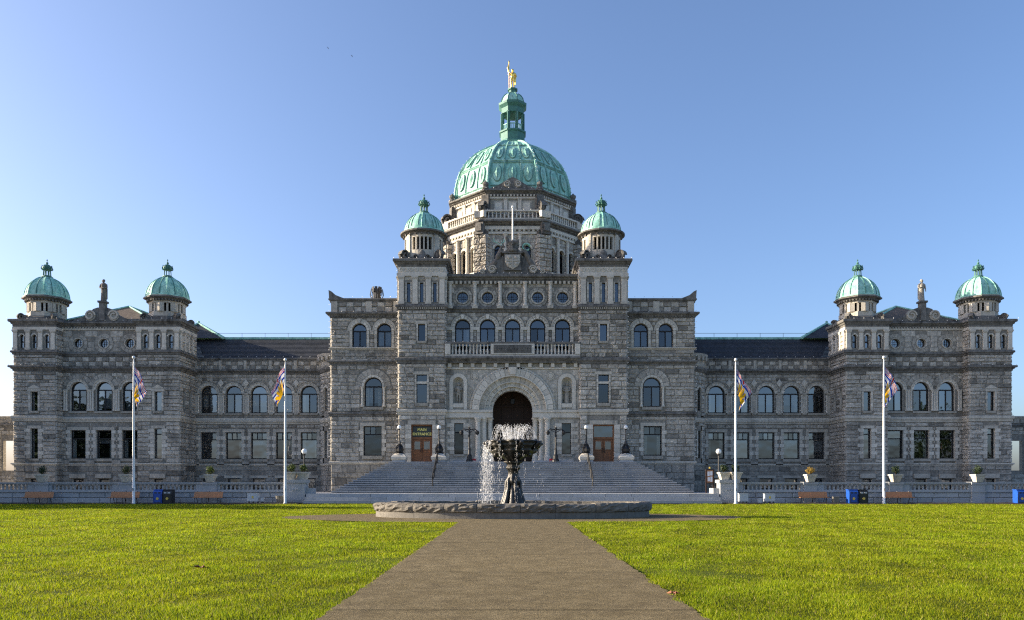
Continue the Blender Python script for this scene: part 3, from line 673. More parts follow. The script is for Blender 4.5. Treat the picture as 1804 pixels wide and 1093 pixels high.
    # towers
    for h0, h1, tc in towers:
        F = front(s, dT); c = (h0+h1)/2+.05; sl = [c-1.32, c, c+1.32]; inner = h0 < 40
        holes = [('rect', c-.42, c+.42, 4.34, 7.5), ('rect', c-.4, c+.4, 9.35, 11.38), ('rect', c-.5, c+.5, 1.1, 2.2)]+[('arch', q, .44, 15.95, 17.15) for q in sl]
        wall(F, h0, h1, GND, 18.5, holes)
        rect_window(F, c, .84, 4.34, 7.5, t=.06, trans=6.9, lights=1, curt=0); rect_window(F, c, .8, 9.35, 11.38, t=.06, curt=0); rect_window(F, c, 1., 1.1, 2.2, curt=0)
        surround(F, c, .84, 4.34, 7.5, .4, .07, True); lintel(F, c, .84, 7.5, .3); sill(F, c, .84, 4.34); sill(F, c, .8, 9.35); surround(F, c, .8, 9.35, 11.38, .2, .06); lintel(F, c, .8, 11.38, .3)
        obj('window_gable', MB().add([F(c-.75, .11, 11.69), F(c+.75, .11, 11.69), F(c, .11, 12.1), F(c-.75, -.02, 11.69), F(c+.75, -.02, 11.69), F(c, -.02, 12.1)], [(0, 1, 2), (0, 2, 5, 3), (1, 4, 5, 2), (0, 3, 4, 1)]), 'trim', B)
        obj('basement_hood', MB().box(F, c-.8, c+.8, -.02, .22, 2.3, 2.75, .8), 'trim', B)
        for q in sl: arch_window(F, q, .44, 15.95, 17.15, -.25, .04, mull=False, trans=16.6, curt=0); voussoirs(F, q, 17.15, .22, .36, 5, .05, 'pale', name='slit_voussoir')
        for q in (c-1.98, c-.66, c+.66, c+1.98): pilaster(F, q, .42, 15.75, 17.85, .13)
        ex = [('r', c-.86, c+.86, 4.0, 7.85), ('r', c-.62, c+.62, 9.0, 12.1), ('r', c-.85, c+.85, .9, 2.8)]+[('r', q-.4, q+.4, 15.7, 17.6) for q in sl]+[('r', q-.25, q+.25, 15.7, 17.9) for q in (c-1.98, c-.66, c+.66, c+1.98)]
        for z0, z1, cr, mn in ((GND, 3.6, .55, .72), (3.9, 8.2, .43, 1), (8.9, 13.5, .43, 1), (14.15, 15.25, .37, .95), (15.75, 17.85, .5, 1.05)): stones(F, h0, h1, z0, z1, ex, cr, dist=dT, mean=mn, dark=.12)
        y1 = 87.9
        # inner return wall facing the middle of the building, outer return plain
        FS = sidein(s, h0); wall(FS, dT, y1, GND, 18.5, [('arch', 84.6, .6, 9.6, 11.4), ('arch', 86.2, .6, 9.6, 11.4)] if inner else ())
        if inner:
            for q in (84.6, 86.2): arch_window(FS, q, .6, 9.6, 11.4, -.25, .05, mull=False, curt=0)
            for q in (83.75, 84.75, 85.75, 86.75): pilaster(FS, q, .36, 15.75, 17.85, .13)
        for z0, z1, cr, mn in ((GND, 3.6, .55, .72), (3.9, 8.2, .43, 1), (8.9, 13.5, .43, 1), (14.15, 15.25, .37, .95), (15.75, 17.85, .5, 1.05)): stones(FS, dT, y1 if inner else dC, z0, z1, [('r', 84.2, 85., 9.4, 11.8), ('r', 85.8, 86.6, 9.4, 11.8)] if inner else (), cr, dist=dT, mean=mn)
        FO = sideout(s, h1); wall(FO, dT, y1 if not inner else dC, GND, 18.5)
        if not inner: stones(FO, dT, y1, 3.9, 17.9, (), .45, dist=120)
        P = plan(s, [(h0, y1), (h0, dT), (h1, dT), (h1, y1)]) if inner else plan(s, [(h0, dC+.2), (h0, dT), (h1, dT), (h1, y1)])
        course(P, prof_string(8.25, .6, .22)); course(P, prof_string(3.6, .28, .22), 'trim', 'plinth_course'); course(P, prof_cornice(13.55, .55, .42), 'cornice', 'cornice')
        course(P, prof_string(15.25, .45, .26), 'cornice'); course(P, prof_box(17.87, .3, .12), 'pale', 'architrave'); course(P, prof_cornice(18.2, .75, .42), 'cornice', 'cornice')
        core('tower_roof', h0-.2, h1+.2, dT-.2, y1, 18.7, 18.98, 'cornice', s)
        core('interior', h0+.4, h1-.4, dT+1.2, y1, GND, 18.6, s=s)
        cx, cy = s*((h0+h1)/2), 85.7
        turret(cx, cy, 18.95, 'turret', 1.9, 2.14, 21.35, 21.67, 24.0, 25.9, 8, 2, 8)
        for a, b in ((-1, -1), (1, -1), (-1, 1), (1, 1)): corner_scroll(cx+a*1.75, cy+b*1.75, a, b, 18.98, .38)
        bulb_line((s*(h0-.4), dT-.5, 18.95), (s*(h1+.4), dT-.5, 18.95), .9); bulb_line((s*(h0-.3), dT-.4, 14.12), (s*(h1+.3), dT-.4, 14.12), 1.1)
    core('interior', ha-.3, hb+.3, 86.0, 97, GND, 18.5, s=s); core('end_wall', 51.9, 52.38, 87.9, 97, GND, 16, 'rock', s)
    bulb_line((s*ha, dC-.45, 18.95), (s*hb, dC-.45, 18.95), .9)
    # hipped roofs
    A = (s*43.6, 90.4, 21.85); base = [(s*48.6, 86.2, 19.4), (s*38.6, 86.2, 19.2), (s*37.0, 95.5, 19.6), (s*49.5, 95.5, 19.6)]
    for (i, j), m in (((0, 1), 'slate'), ((1, 2), 'slate_brown'), ((2, 3), 'slate'), ((3, 0), 'slate_brown')): obj('pavilion_roof', MB().add([base[i], base[j], A], [(0, 1, 2)]), m if not (i == 0) else 'slate_brown', B)
    mb = MB()
    for p in base: mb.tube([A, p], .13, 6)
    obj('roof_hip', mb, 'copper', B)
    A2 = (s*36.9, 93.4, 20.55); b2 = [(s*40, 90.5, 18.3), (s*33.0, 90.6, 18.3), (s*33.0, 96, 18.3), (s*40, 96, 18.3)]
    for i, j in ((0, 1), (1, 2), (2, 3), (3, 0)): obj('rear_roof', MB().add([b2[i], b2[j], A2], [(0, 1, 2)]), 'slate', B)
    mb = MB()
    for p in b2: mb.tube([A2, p], .14, 6)
    mb.ball((A2[0], A2[1], A2[2]+.15), .16, 8); obj('roof_hip', mb, 'copper', B)
    # low arcade link running out of the picture
    FL = front(s, 90.5); wall(FL, 52.3, 66, GND, 9.2, [('rect', 52.9, 54.6, 3.2, 6.6), ('rect', 56, 58, 3.2, 6.6), ('rect', 60, 62, 3.2, 6.6)], .5)
    stones(FL, 52.3, 66, GND, 9.1, [('r', 52.7, 54.8, 3., 6.9), ('r', 55.8, 58.2, 3, 6.9), ('r', 59.8, 62.2, 3, 6.9)], .45, dist=100)
    course(plan(s, [(52.3, 90.5), (66, 90.5)]), prof_cornice(8.0, .5, .35), 'cornice', 'cornice'); course(plan(s, [(52.3, 90.5), (66, 90.5)]), prof_string(9.1, .3, .25), 'trim')
    for c in (52.95, 55.3, 59): column(FL, c, .28, 3.3, 6.6, -.45, 'pale', 14)
for s in (-1, 1): build_pavilion(s)

# ------------------------------------------------------------------ central block: flanking blocks
PANE_K = .6
def build_block(s):
    d = 79.2; F = front(s, d); ha, hb = 11.2, 18.1; u2 = [15.27, 12.79]; cb = 13.89; cs = 13.96
    holes = [('arch', c, 1.47, 15.29, 16.93) for c in u2]+[('arch', cb, 1.81, 9.35, 11.39), ('rect', cs-.92, cs+.92, 4.49, 7.43)]
    wall(F, ha, hb, GND, 20.0, holes); ex = []
    for c in u2:
        arch_window(F, c, 1.47, 15.29, 16.93, curt=.1); voussoirs(F, c, 16.93, .74, .98, 9, .1, 'pale', key=.22); mb = MB(); bar_arch(mb, F, c, 16.93, .99, 1.2, -.02, .07, 16); obj('hood_mould', mb, 'trim', B)
        surround(F, c, 1.47, 15.29, 16.93, .24, .06); ex += [('r', c-1., c+1., 15., 16.93), ('c', c, 16.93, 1.2)]; sill(F, c, 1.47, 15.29, .15, .1)
    arch_window(F, cb, 1.81, 9.35, 11.39); voussoirs(F, cb, 11.39, .91, 1.14, 9, .1, 'pale'); voussoirs(F, cb, 11.39, 1.16, 1.75, 11, .08, 'rock', name='spandrel_stone', rough=.04)
    for q in (-1.08, 1.08): column(F, cb+q, .12, 9.35, 11.35, .1, 'pale', 10, .25, .2)
    sill(F, cb, 1.81, 9.35, .3, .2); sill(F, cs, 1.84, 4.49, .34, .2); rect_window(F, cs, 1.84, 4.49, 7.43, trans=6.6, lights=3); surround(F, cs, 1.84, 4.49, 7.43, .3, .08, True); lintel(F, cs, 1.84, 7.43)
    ex += [('r', cb-1.3, cb+1.3, 9., 11.39), ('c', cb, 11.39, 1.82), ('r', cs-1.36, cs+1.36, 4.1, 7.8)]
    for z0, z1, cr, mn in ((GND, 3.6, .62, .72), (3.95, 8.4, .44, 1), (8.85, 13.5, .44, 1), (14., 15.05, .36, .8), (15.3, 18.2, .44, 1)): stones(F, ha, hb, z0, z1, ex, cr, (.6, 1.5), .09, dist=d, mean=mn, dark=.13)
    FO = sideout(s, hb); wall(FO, d, 93, GND, 20)
    for z0, z1 in ((3.95, 8.4), (8.85, 13.5), (15.3, 18.2)): stones(FO, d, 88, z0, z1, (), .44, dist=110)
    n = 9
    for k in range(n):
        for r in range(2):
            a = ha+(hb-ha)*k/n; b = ha+(hb-ha)*(k+1)/n; za = 18.8+r*.5
            obj('parapet_stone', MB().add(*stone(F, a, b, za, za+.49, .05, .03 if (k+r) % 2 else .08, d, 0, 1, False)[:2], 1.2 if (k+r) % 2 else .65), 'rock', B)
    P = plan(s, [(ha, d), (hb, d), (hb, 93)])
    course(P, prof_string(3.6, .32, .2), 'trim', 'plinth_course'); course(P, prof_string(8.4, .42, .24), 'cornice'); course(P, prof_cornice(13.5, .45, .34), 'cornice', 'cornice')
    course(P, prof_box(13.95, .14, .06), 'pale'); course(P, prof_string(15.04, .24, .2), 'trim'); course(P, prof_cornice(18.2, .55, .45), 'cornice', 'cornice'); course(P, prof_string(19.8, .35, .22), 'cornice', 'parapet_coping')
    dentils(F, ha, hb, 18.28, 18.42, .2, .28, .14, 'cornice')
    for c in (hb-.35, 14.3, ha+.35): obj('parapet_pier', MB().box(F, c-.3, c+.3, -.02, .17, 18.78, 19.82, .95), 'trim', B)
    prf = [(hb+.15, 20.1), (hb+.2, 20.95), (hb-.1, 20.8), (hb-.5, 20.45), (hb-1.0, 20.25), (hb-1.4, 20.1)]
    k = len(prf); vs = [F(u, .2, z) for u, z in prf]+[F(u, -.4, z) for u, z in prf]
    obj('acroterion', MB().add(vs, [tuple(range(k)), tuple(range(2*k-1, k-1, -1))]+[(i, k+i, k+(i+1) % k, (i+1) % k) for i in range(k)]), 'cornice', B)
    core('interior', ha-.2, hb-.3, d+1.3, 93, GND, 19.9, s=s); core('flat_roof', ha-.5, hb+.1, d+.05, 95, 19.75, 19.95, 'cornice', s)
    bulb_line((s*ha, d-.35, 20.2), (s*(hb-1.3), d-.35, 20.2), .8); bulb_line((s*(hb+.15), d-.15, 3.8), (s*(hb+.15), d-.15, 20), .55)
    bulb_line((s*ha, d-.4, 18.75), (s*hb, d-.4, 18.75), 1.1)
for s in (-1, 1): build_block(s)
# octagonal metal ventilator on the left flat roof
cx, cy = -14.35, 84.
mb = MB().lathe((cx, cy, 19.95), [(.6, 0), (.6, .2), (.42, .25), (.42, 1.1), (.5, 1.15), (.5, 1.25)], 8)
for k in range(8):
    a = 2*PI*k/8; mb.box(lambda u, o, z, a=a: (cx+(.46+o)*math.sin(a)+u*math.cos(a), cy-(.46+o)*math.cos(a)+u*math.sin(a), z), -.13, .13, -.05, .05, 21.05, 21.6)
for k in range(10): a = 2*PI*(k+.5)/10; mb.tube([(cx+.55*math.sin(a), cy-.55*math.cos(a), 20.3), (cx+.72*math.sin(a), cy-.72*math.cos(a), 20.8), (cx+.6*math.sin(a), cy-.6*math.cos(a), 21.4)], .035, 5)
mb.v = [(x, y, z+.85) for x, y, z in mb.v]; mb.lathe((cx, cy, 19.95), [(.75, 0), (.75, .9)], 8); obj('roof_ventilator', mb, 'slate', B)

# ------------------------------------------------------------------ entrance towers
def build_tower(s):
    d = 78.; F = front(s, d); ha, hb = 6.63, 11.2; c = 8.92; sl = [c-1.29, c, c+1.29]; y1 = 82.6
    holes = [('rect', c-1.05, c+1.05, LAND, 7.5), ('rect', c-.53, c+.53, 9.62, 12.4), ('rect', c-.37, c+.37, 15.7, 17.37)]+[('rect', q-.18, q+.18, 19.5, 21.4) for q in sl]
    wall(F, ha, hb, GND, 23.2, holes)
    rect_window(F, c, 1.06, 9.62, 12.4, t=.06, trans=11.6, lights=1, curt=0); rect_window(F, c, .74, 15.7, 17.37, t=.06, curt=0)
    obj('transom_stone', MB().box(F, c-.53, c+.53, -.2, .04, 11.5, 11.72), 'pale', B)
    surround(F, c, 1.06, 9.62, 12.4, .16, .09); surround(F, c, .74, 15.7, 17.37, .14, .09); lintel(F, c, 1.06, 12.4, .3); lintel(F, c, .74, 17.37, .3); sill(F, c, 1.06, 9.62, .3); sill(F, c, .74, 15.7, .2)
    surround(F, c, 2.1, LAND, 7.5, .55, .09, False, .46); lintel(F, c, 2.1, 7.5, .4, .1)
    for q in sl:
        rect_window(F, q, .36, 19.5, 21.4, -.22, .04, curt=0); surround(F, q, .36, 19.5, 21.5, .14, .04)
    for q in (c-2.0, c-.65, c+.65, c+2.0): pilaster(F, q, .5, 19.3, 22.05, .15)
    ex = [('r', c-1.62, c+1.62, 3.7, 7.95), ('r', c-.72, c+.72, 9.3, 12.75), ('r', c-.54, c+.54, 15.45, 17.7)]+[('r', q-.36, q+.36, 19.4, 21.6) for q in sl]+[('r', q-.28, q+.28, 19.2, 22.1) for q in (c-2., c-.65, c+.65, c+2.)]
    bands = ((LAND, 8.4, .46, .07, 1.05), (9.1, 13.45, .42, .1, 1.05), (14.1, 18.7, .42, .1, .95), (19.3, 22.05, .45, .02, 1.1))
    for z0, z1, cr, rg, mn in bands: stones(F, ha, hb, z0, z1, ex, cr, (.5, 1.4), rg, dist=d, mean=mn, dark=.12)
    FS = sidein(s, ha); wall(FS, d, y1+5, GND, 23.2); FO = sideout(s, hb); wall(FO, d, y1+5, GND, 23.2)
    for z0, z1, cr, rg, mn in bands[1:]:
        stones(FS, d, 79 if z0 < 19 else y1, z0, z1, (), cr, (.4, .9), rg, dist=d, mean=mn); stones(FO, d, 79.2 if z0 < 18 else y1, z0, z1, (), cr, (.4, .9), rg, dist=d, mean=mn)
    for G in (FS, FO):
        for q in (78.3, 79.6, 80.9, 82.2): pilaster(G, q, .45, 19.3, 22.05, .14)
    P = plan(s, [(ha, y1), (ha, d), (hb, d), (hb, y1)]); P2 = plan(s, [(ha, 79.1), (ha, d), (hb, d), (hb, 79.3)])
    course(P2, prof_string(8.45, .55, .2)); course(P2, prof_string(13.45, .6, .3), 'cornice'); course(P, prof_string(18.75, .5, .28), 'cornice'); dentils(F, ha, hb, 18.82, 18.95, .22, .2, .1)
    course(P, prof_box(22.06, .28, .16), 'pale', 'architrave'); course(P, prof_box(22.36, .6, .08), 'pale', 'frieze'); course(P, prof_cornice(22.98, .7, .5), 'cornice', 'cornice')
    # carved foliage frieze
    mb = MB()
    for k in range(9):
        q = ha+.3+k*.5
        m2 = scroll(F, q, 22.66, .22, .07, .14, 1 if k % 2 else -1, 1.2); mb.add(m2.v, m2.f)
    obj('carved_frieze', mb, 'pale', B)
    core('tower_roof', ha-.2, hb+.2, d-.15, y1+.2, 23.45, 23.68, 'cornice', s); core('interior', ha+.3, hb-.3, d+1.3, y1, GND, 23.3, s=s)
    cx, cy = s*8.95, 80.3
    turret(cx, cy, 23.66, 'turret', 1.92, 1.98, 26.6, 26.95, 29.05, 30.95, 32, 5, 4)
    for a, b in ((-1, -1), (1, -1), (-1, 1), (1, 1)): corner_scroll(cx+a*1.75, cy+b*1.75, a, b, 23.68, .58, .55)
    FP = front(s, 78.25); obj('shield_ornament', MB().lathe((cx, 78.35, 23.68), [(.9, 0), (.75, .3), (.4, .55), (.3, .85), (.12, 1.05), (.02, 1.1)], 12, sy=.35), 'cornice', B)
    for q in (-1, 1): obj('volute', scroll(FP, 8.95+q*.6, 23.98, .3, -.1, .2, -q, 1.3), 'cornice', B)
    bulb_line((s*(ha-.3), d-.45, 23.72), (s*(hb+.4), d-.45, 23.72), .7); bulb_line((s*(hb+.12), d-.15, 4), (s*(hb+.12), d-.15, 23), .5); bulb_line((s*(ha-.1), d-.15, 14), (s*(ha-.1), d-.15, 23), .5)
    # panelled double door with transom light
    FD = front(s, d+.35); dr = obj('door', MB().box(FD, c-1.05, c-.93, -.1, .08, LAND, 7.5).box(FD, c+.93, c+1.05, -.1, .08, LAND, 7.5).box(FD, c-.93, c+.93, -.1, .09, 7.36, 7.5).box(FD, c-.93, c+.93, -.1, .1, 6.1, 6.28), 'wood', B)
    for q in (-1, 1):
        lf = MB(); a, b = (c+.02, c+.92) if q > 0 else (c-.92, c-.02)
        lf.box(FD, a, b, -.06, 0, LAND+.02, 6.08); 
        for z0, z1 in ((LAND+.15, LAND+.75), (LAND+.85, LAND+1.1)): lf.box(FD, a+.14, b-.14, -.01, .035, z0, z1, 1.15); lf.box(FD, a+.2, b-.2, -.01, .05, z0+.07, z1-.07, .85)
        lf.box(FD, a+.08, a+.17, -.01, .04, LAND+1.2, 5.98); lf.box(FD, b-.17, b-.08, -.01, .04, LAND+1.2, 5.98); lf.box(FD, a+.17, b-.17, -.01, .045, 5.85, 5.98); lf.box(FD, a+.17, b-.17, -.01, .045, LAND+1.2, LAND+1.3)
        obj('door_leaf', lf, 'wood', dr)
        obj('door_pane', MB().add([FD(u, .02, z) for u, z in ((a+.17, LAND+1.3), (b-.17, LAND+1.3), (b-.17, 5.85), (a+.17, 5.85))], [(0, 1, 2, 3)]), 'glass', dr)
        obj('handle', MB().tube([FD(c+q*.1, .12, 4.75), FD(c+q*.1, .14, 5.2)], .03, 6), 'iron', dr)
    if s < 0:
        obj('entrance_sign', MB().box(FD, c-.9, c+.9, -.04, .07, 6.32, 7.32), 'sign_face', dr)
        for txt, z in (('MAIN', 6.9), ('ENTRANCE', 6.46)):
            cu = bpy.data.curves.new('lettering', 'FONT'); cu.body = txt; cu.align_x = 'CENTER'; cu.size = .42; cu.extrude = .01; cu.offset = .014; cu.materials.append(MATS['sign_yellow'])
            tmp = bpy.data.objects.new('lettering', cu); me = bpy.data.meshes.new_from_object(tmp); bpy.data.objects.remove(tmp)
            at = me.attributes.new('tint', 'FLOAT', 'FACE'); at.data.foreach_set('value', np.ones(len(me.polygons), dtype=np.float32))
            o = obj('lettering', me, 'sign_yellow', dr); o.location = (s*c, d+.35-.085, z); o.rotation_euler = (PI/2, 0, 0); o.scale = (.86, .86, 1)
    else: obj('transom_pane', MB().add([FD(u, .0, z) for u, z in ((c-.92, 6.29), (c+.92, 6.29), (c+.92, 7.35), (c-.92, 7.35))], [(0, 1, 2, 3)]), 'glass', dr)
for s in (-1, 1): build_tower(s)

# ------------------------------------------------------------------ centre bay with balcony, roundels and portal
d = 79.; F = front(1, d); ua, ub = -6.63, 6.63
wc = [-4.97, -2.49, 0, 2.49, 4.97]
wall(F, ua, ub, 13.4, 22.0, [('arch', c, 1.54, 14.9, 17.27) for c in wc]+[('circ', c, 20.2, .55) for c in wc])
ex = []
for c in wc:
    arch_window(F, c, 1.54, 14.9, 17.27, curt=.1, trans=17.15); voussoirs(F, c, 17.27, .775, 1.02, 9, .1, 'pale', key=.2); mb = MB(); bar_arch(mb, F, c, 17.27, 1.03, 1.15, -.02, .15, 16); obj('hood_mould', mb, 'trim', B)
    surround(F, c, 1.54, 14.9, 17.1, .3, .1); round_window(F, c, 20.2, .55); voussoirs(F, c, 20.2, .56, .7, 8, .13, 'trim', 0, 2*PI, name='roundel_stone'); voussoirs(F, c, 20.2, .72, .96, 10, .06, 'rock', PI/8, 2*PI+PI/8, name='roundel_stone', rough=.02)
    ex += [('r', c-1.1, c+1.1, 14.5, 17.27), ('c', c, 17.27, 1.15), ('f', c, 20.2, .98)]
for c in (-6.2, -3.73, -1.24, 1.24, 3.73, 6.2): column(F, c, .17, 19.3, 21.7, .22, 'pale', 14); obj('corbel', MB().box(F, c-.3, c+.3, -.02, .42, 19.05, 19.3), 'trim', B)
for c in (-6.2, -3.73, -1.24, 1.24, 3.73, 6.2): obj('impost', MB().box(F, max(ua, c-.46), min(ub, c+.46), -.02, .16, 16.95, 17.25), 'pale', B)
stones(F, ua, ub, 14.6, 18.7, ex, .4, (.4, .9), .04, dist=d); stones(F, ua, ub, 19.3, 21.6, ex, .46, (.4, 1.), .03, dist=d)
P = [(ua, d), (ub, d)]
course(P, prof_string(18.72, .55, .32), 'cornice'); course(P, prof_cornice(21.65, .75, .62), 'cornice', 'cornice'); dentils(F, ua, ub, 21.5, 21.78, .3, .42, .22)
core('interior', -6.6, 6.6, 80.3, 84, 14, 21.9); core('bay_roof', -6.63, 6.63, 79.05, 84, 22.0, 22.25, 'cornice')
bulb_line((-6.4, 78.4, 22.45), (6.4, 78.4, 22.45), .6)
for c in wc:
    for k in range(9): a = PI*k/8; bulb_line((c-.83*math.cos(a), 78.85, 17.27+.83*math.sin(a)), (c-.83*math.cos(a), 78.85, 17.27+.83*math.sin(a)), 9)
# heraldic centrepiece: swept gable, shield, beasts
FG = front(1, 78.9); prf = [(-4.3, 22.4), (-4.1, 22.6), (-3.2, 22.75), (-2.4, 23.15), (-1.8, 23.8), (-1.35, 24.3), (1.35, 24.3), (1.8, 23.8), (2.4, 23.15), (3.2, 22.75), (4.1, 22.6), (4.3, 22.4)]
k = len(prf); vs = [FG(u, .3, z) for u, z in prf]+[FG(u, -.5, z) for u, z in prf]
gb = obj('heraldic_gable', MB().add(vs, [tuple(range(k)), tuple(range(2*k-1, k-1, -1))]+[(i, k+i, k+(i+1) % k, (i+1) % k) for i in range(k)]), 'cornice', B)
for q in (-1, 1): obj('volute', scroll(FG, q*2.25, 22.95, .5, .28, .5, -q, 1.5), 'trim', gb); obj('volute', scroll(FG, q*3.3, 22.7, .3, .28, .46, -q, 1.4), 'trim', gb)
mb = MB(); mb.box(FG, -.95, .95, -.3, .5, 22.8, 24.7); mb.box(FG, -1.15, 1.15, -.4, .62, 24.7, 24.9); obj('shield_block', mb, 'cornice', gb)
prf = [(-.75, 24.5), (-.78, 23.7), (-.55, 23.25), (0, 22.9), (.55, 23.25), (.78, 23.7), (.75, 24.5)]; k = 7
vs = [FG(u, .62, z) for u, z in prf]+[FG(u*1.05, .5, z) for u, z in prf]; mb = MB().add(vs, [tuple(range(k))]+[(i, k+i, k+(i+1) % k, (i+1) % k) for i in range(k)])
mb.box(FG, -.08, .08, .6, .68, 23.1, 24.45, .8); mb.box(FG, -.7, .7, .6, .684, 23.75, 23.9, .8)
for a in (-.4, .4):
    for z in (23.5, 24.2): mb.ball((a, 78.9-.66, z), .2, 8, .9, sy=.4)
obj('shield', mb, 'trim', gb)
def remesh(o, vox, sm=2):
    m = o.modifiers.new('remesh', 'REMESH'); m.mode = 'VOXEL'; m.voxel_size = vox; m.use_smooth_shade = True
    if sm: q = o.modifiers.new('smooth', 'SMOOTH'); q.iterations = sm; q.factor = .5
def beast(q):
    mb = MB(); y = 78.75; X = lambda x: q*x
    mb.tube([(X(2.3), y, 23.25), (X(1.95), y, 23.75), (X(1.6), y, 24.4), (X(1.35), y, 25.0), (X(1.3), y, 25.35)], [.3, .34, .32, .25, .18], 10)
    mb.tube([(X(1.3), y, 25.3), (X(1.22), y, 25.6), (X(1.0), y-.05, 25.55), (X(.82), y-.1, 25.45)], [.17, .18, .13, .08], 8)
    mb.tube([(X(1.45), y-.15, 24.8), (X(1.05), y-.2, 24.95), (X(.85), y-.2, 24.65)], [.13, .09, .07], 7); mb.tube([(X(1.5), y+.15, 24.6), (X(1.1), y+.15, 24.65), (X(.95), y+.15, 24.4)], [.13, .09, .07], 7)
    mb.tube([(X(2.2), y-.15, 23.3), (X(1.75), y-.2, 23.1), (X(1.85), y-.2, 22.75)], [.2, .13, .09], 7); mb.tube([(X(2.3), y+.15, 23.3), (X(2.35), y+.15, 23.), (X(2.2), y+.1, 22.75)], [.2, .13, .09], 7)
    o = obj('heraldic_beast', mb, 'statue_dark', gb); remesh(o, .06)
    h = MB()
    if q < 0:
        for w in (-1, 1):
            b = Vector((-1.25, y+w*.08, 25.65)); pts = [b, b+Vector((w*.25-.2, 0, .3)), b+Vector((w*.5-.25, 0, .45)), b+Vector((w*.62-.2, 0, .75))]; h.tube(pts, .035, 5)
            for i in (1, 2): h.tube([pts[i], pts[i]+Vector((w*.02, 0, .35))], .025, 5); h.tube([pts[i], pts[i]+Vector((w*.3, 0, .1))], .025, 5)
    else:
        for w in (-1, 1): h.tube([(1.3+.36*math.cos(a)*1.1+.2, y+w*.15, 25.5+.36*math.sin(a)) for a in np.linspace(.2, 2*PI-.6, 14)], [.1-.005*i for i in range(14)], 6)
    obj('copper_horn', h, 'copper', gb)
for q in (-1, 1): beast(q)
mb = MB().lathe((0, 78.8, 24.9), [(.75, 0), (.8, .2), (.62, .3), (.68, .75), (.78, .9), (.2, 1.)], 12)
for k in range(6): a = 2*PI*k/6; mb.tube([(.66*math.sin(a), 78.8-.66*math.cos(a), 25.6), (.78*math.sin(a), 78.8-.78*math.cos(a), 26.1)], [.14, .05], 6)
obj('stone_crown', mb, 'cornice', gb)
mb = MB(); mb.tube([(-.45, 78.75, 26.0), (0, 78.75, 26.1), (.45, 78.75, 26.05), (.7, 78.75, 26.35)], [.16, .2, .18, .08], 8); mb.tube([(-.45, 78.75, 26.), (-.6, 78.75, 26.4)], [.16, .19], 8); mb.ball((-.65, 78.7, 26.55), .2, 10)
for x in (-.4, -.2, .3, .45): mb.tube([(x, 78.75, 26), (x, 78.72, 25.7)], [.09, .07], 6)
o = obj('heraldic_lion', mb, 'statue_dark', gb); remesh(o, .05)
gb.location = (0, 0, 22.4*.12); gb.scale = (.9, 1, .88)
# balcony
FB = front(1, 78.1)
mb = MB().sweep([(ua, 78.1), (ub, 78.1)], prof_cornice(13.55, .6, .5)); mb.box(ID, ua, ub, 78.05, 79.1, 13.9, 14.14); obj('balcony_slab', mb, 'cornice', B)
obj('balcony_rail', MB().box(FB, ua, ub, -.22, .26, 15.4, 15.6), 'cornice', B); obj('balcony_plinth', MB().box(FB, ua, ub, -.18, .22, 14.14, 14.38), 'trim', B)
mb = MB(); mb.box(FB, -2.15, 2.15, -.2, .27, 14.38, 15.4); bp = obj('balcony_panel', mb, 'pale', B)
mb = MB(); mb.box(FB, -1.85, 1.85, .25, .3, 14.5, 15.3, .75)
for k in range(11): m2 = scroll(FB, -1.6+k*.32, 14.9, .2, .28, .36, 1 if k % 2 else -1, 1.2); mb.add(m2.v, m2.f, 1.)
obj('carved_panel', mb, 'cornice', bp)
for q in (-1, 1): obj('balcony_pedestal', MB().box(FB, q*6.63 if q < 0 else 6.1, q*6.1 if q < 0 else 6.63, -.2, .27, 14.38, 15.4), 'pale', B)
bm_ = baluster_mesh(1.02, 1.35)
for q in (-1, 1):
    for k in range(11): o = obj('baluster', bm_, 'pale', B); o.location = (q*(2.45+k*.345), 78.05, 14.38)
bulb_line((-6.5, 77.95, 15.62), (6.5, 77.95, 15.62), .8)
# portal storey
d = 78.4; F = front(1, d)
holes = [('arch', 0, 5.5, LAND, 8.96)]+[('rect', q*5.3-.46, q*5.3+.46, 4.6, 7.65) for q in (-1, 1)]+[('arch', q*5.35, 1.06, 9.6, 11.67) for q in (-1, 1)]
wall(F, ua, ub, GND, 13.6, holes, reveal=.62, material='pale')
FI = front(1, d+.62); wall(FI, -3.1, 3.1, LAND, 12.4, [('arch', 0, 3.9, LAND, 8.96)], .4, 'pale')
pex = [('r', q*5.35-.9, q*5.35+.9, 8.9, 11.67) for q in (-1, 1)]+[('c', q*5.35, 11.67, .9) for q in (-1, 1)]+[('f', 0, 8.96, 4.22), ('r', -4., 4., 3.7, 8.96)]+[('r', q*5.3-.95, q*5.3+.95, 4.2, 8.0) for q in (-1, 1)]+[('f', q*3.75, 12.3, .38) for q in (-1, 1)]
stones(F, ua, ub, LAND, 8.15, pex, .46, (.5, 1.2), .02, .015, dist=d, dark=.03, mean=1.18); stones(F, ua, ub, 9.0, 12.95, pex, .5, (.7, 1.5), .012, .012, dist=d, dark=.03, mean=1.2)
